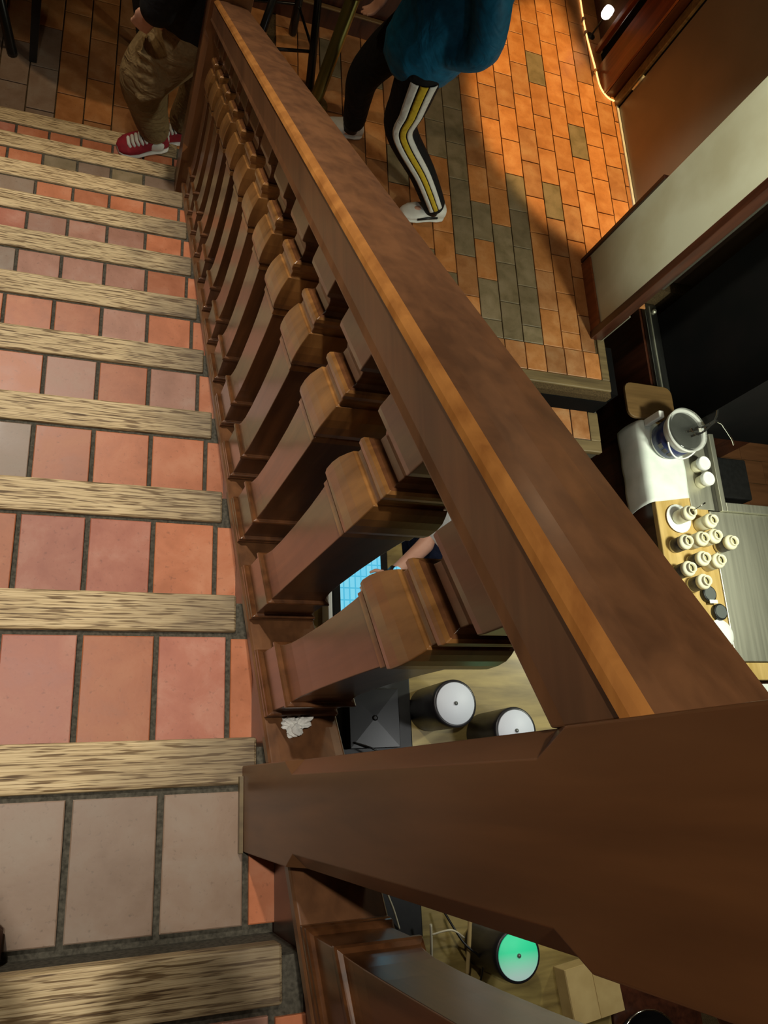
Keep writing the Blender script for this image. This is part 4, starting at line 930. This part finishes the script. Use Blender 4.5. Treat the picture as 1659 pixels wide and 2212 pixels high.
ell(bm, heel+d_*0.02+up_*0.045, (0.030, 0.036, 0.040)); grow('heel_panel', bm, M['shoe_white'], o, 0.006, 2)
o, fr = shoe(kh, kl((0.10, 3.035, ZF+0.002)), kl((-0.12, 2.985, ZF+0.002)), M['shoe_red'], M['shoe_white'], w=0.052); laces(o, fr, M['shoe_white'], 5)
bm = nb(); heel, d_, s_, up_, L_ = fr
for q in (-1, 1): ell(bm, heel+d_*0.02+s_*q*0.02+up_*0.052, (0.04, 0.024, 0.036))
grow('heel_panel', bm, M['shoe_white'], o, 0.006, 2)

# --- worker at the till counter
wo = thing('person', 'person with a wristwatch, white sleeve and navy apron reaching over the touch screen', 'person', (1.42, 0.95, ZB))
def ol(p): return (p[0]-1.42, p[1]-0.95, p[2]-ZB)
bm = nb()
for q in (-1, 1):
    limb(bm, [ol((1.44, 1.0+0.10*q, -2.15)), ol((1.42, 1.0+0.11*q, -2.55)), ol((1.46, 1.0+0.11*q, -2.92))], [0.08, 0.055, 0.038]); ell(bm, ol((1.41, 1.0+0.11*q, -2.955)), (0.11, 0.04, 0.035))
limb(bm, [ol((1.44, 1.0, -2.1)), ol((1.40, 1.0, -1.85)), ol((1.38, 1.08, -1.66))], [0.13, 0.13, 0.10]); limb(bm, [ol((1.38, 1.08, -1.66)), ol((1.35, 1.09, -1.55)), ol((1.30, 1.09, -1.44))], [0.06, 0.052, 0.05])
ws = (((1.34, 1.21, -1.66), (1.285, 1.01, -1.895), (1.050, 0.788, -1.935)), ((1.36, 0.90, -1.70), (1.44, 0.74, -1.88), (1.24, 0.66, -2.0)))
for s1, e1, w1 in ws: limb(bm, [ol((1.38, 1.08, -1.70)), ol(s1), ol(e1), ol(w1)], [0.06, 0.052, 0.046, 0.029])
hand(bm, ol(ws[0][2]), (-0.8, -0.5, -0.1), (0, 0, -1), 0.35, -1); hand(bm, ol(ws[1][2]), (-0.8, -0.2, -0.2), (0, 0, -1), 0.35)
H = head(bm, ol((1.27, 1.08, -1.42)), (-0.9, -0.2, -0.5)); grow('body', bm, M['skin'], wo, 0.0065, 2); face_parts(wo, H)
bm = nb(); ell(bm, ol((1.44, 1.0, -2.12)), (0.145, 0.17, 0.13))
for q in (-1, 1): limb(bm, [ol((1.44, 1.0+0.10*q, -2.15)), ol((1.42, 1.0+0.11*q, -2.55)), ol((1.46, 1.0+0.11*q, -2.90))], [0.105, 0.08, 0.065])
grow('trousers', bm, M['navycloth'], wo, 0.012, 3)
bm = nb(); limb(bm, [ol((1.43, 0.99, -2.10)), ol((1.385, 0.94, -2.02)), ol((1.375, 0.95, -1.96))], [0.165, 0.168, 0.15]); grow('apron', bm, M['navycloth'], wo, 0.012, 3)
bm = nb()
limb(bm, [ol((1.41, 1.0, -1.98)), ol((1.38, 1.02, -1.86)), ol((1.36, 1.06, -1.70))], [0.15, 0.155, 0.12]); limb(bm, [ol((1.38, 1.12, -1.70)), ol(ws[0][0]), ol((1.31, 1.08, -1.80)), ol((1.280, 1.005, -1.885))], [0.10, 0.085, 0.075, 0.068]); limb(bm, [ol((1.37, 1.0, -1.70)), ol(ws[1][0]), ol((1.43, 0.76, -1.86))], [0.10, 0.082, 0.070])
grow('white_shirt', bm, M['whitecloth'], wo, 0.012, 3)
bm = nb(); wv = Vector(ol(ws[0][2])); wd_ = (Vector(ol(ws[0][1]))-wv).normalized(); c_ = wv+wd_*0.02
tube(bm, [c_-wd_*0.012, c_+wd_*0.012], 0.035, 24); wb = obj('watch_strap', bm, M['black'], wo)
bm = nb(); ell(bm, c_+Vector((0, 0, 0.034)), (0.021, 0.021, 0.006)); obj('watch_face', bm, M['screen'], wb)

# --- the photographer, standing on the grey tread beside the newel
ph = thing('person', 'person in brown shoes standing on the grey tread, one toe in view', 'person', (-0.62, -0.24, 0.0))
def pl(p): return (p[0]+0.62, p[1]+0.24, p[2])
def cs(x, y, z): return CAM+ROT @ Vector((x, y, z))
bm = nb(); zt = 0.004
for q in (-1, 1):
    fx = -0.60-0.06*(q+1); limb(bm, [pl((-0.66, -0.20+0.10*q, 0.92)), pl((fx, -0.20+0.075*q, 0.50)), pl((fx, -0.20+0.068*q, 0.09))], [0.08, 0.055, 0.038]); ell(bm, pl((fx+0.04, -0.20+0.068*q, 0.045)), (0.08, 0.032, 0.022))
limb(bm, [pl((-0.68, -0.20, 0.96)), pl((-0.72, -0.19, 1.22)), pl((-0.70, -0.18, 1.40))], [0.13, 0.135, 0.10]); limb(bm, [pl((-0.70, -0.18, 1.40)), pl((-0.67, -0.17, 1.50)), pl((-0.63, -0.17, 1.60))], [0.06, 0.052, 0.05])
wa, wb_ = cs(-0.085, -0.120, 0.075), cs(0.035, -0.150, 0.06)
for s1, e1, w1 in (((-0.68, 0.02, 1.38), (-0.58, 0.04, 1.16), wa), ((-0.68, -0.38, 1.38), (-0.52, -0.36, 1.17), wb_)):
    limb(bm, [pl((-0.70, -0.18, 1.37)), pl(s1), pl(e1), pl(w1)], [0.06, 0.052, 0.042, 0.028])
hand(bm, pl(wa), ROT @ Vector((0.12, 0.95, -0.45)), ROT @ Vector((1, 0, 0)), 0.35, -1); hand(bm, pl(wb_), ROT @ Vector((-0.05, 0.95, -0.40)), ROT @ Vector((-1, 0, 0)), 0.35)
H = head(bm, pl((-0.60, -0.17, 1.63)), (0.85, 0.2, -0.5)); grow('body', bm, M['skin'], ph, 0.0065, 2); face_parts(ph, H)
bm = nb(); ell(bm, pl((-0.67, -0.20, 0.95)), (0.14, 0.17, 0.12))
for q in (-1, 1): limb(bm, [pl((-0.66, -0.20+0.10*q, 0.92)), pl((-0.61-0.06*(q+1), -0.20+0.075*q, 0.50)), pl((-0.61-0.06*(q+1), -0.20+0.068*q, 0.10))], [0.11, 0.085, 0.068])
grow('trousers', bm, M['navycloth'], ph, 0.012, 3)
bm = nb(); limb(bm, [pl((-0.68, -0.20, 0.96)), pl((-0.72, -0.19, 1.2)), pl((-0.70, -0.18, 1.40))], [0.165, 0.17, 0.12])
for s1, e1, w1 in (((-0.68, 0.02, 1.38), (-0.58, 0.04, 1.16), wa), ((-0.68, -0.38, 1.38), (-0.52, -0.36, 1.17), wb_)):
    w1 = Vector(w1); e1 = Vector(e1); limb(bm, [pl((-0.70, -0.18, 1.34)), pl(s1), pl(e1), pl(e1+(w1-e1)*0.7)], [0.09, 0.08, 0.062, 0.045])
grow('sweater', bm, M['blackcloth'], ph, 0.012, 3)
for y, dx in ((-0.268, 0.0), (-0.132, -0.12)): shoe(ph, pl((-0.645+dx, y, zt)), pl((-0.345+dx, y, zt)), M['shoe_brown'], M['shoe_brown'], w=0.046)
bm = nb(); bx(bm, -0.060, 0.012, -0.134, 0.012, 0.006, 0.014)
o = obj('phone', bm, M['blackgloss'], None, bevel=0.003); o.matrix_world = Matrix.Translation(CAM) @ ROT.to_4x4(); tag(o, 'black phone held in both hands above the grey tread', 'phone')
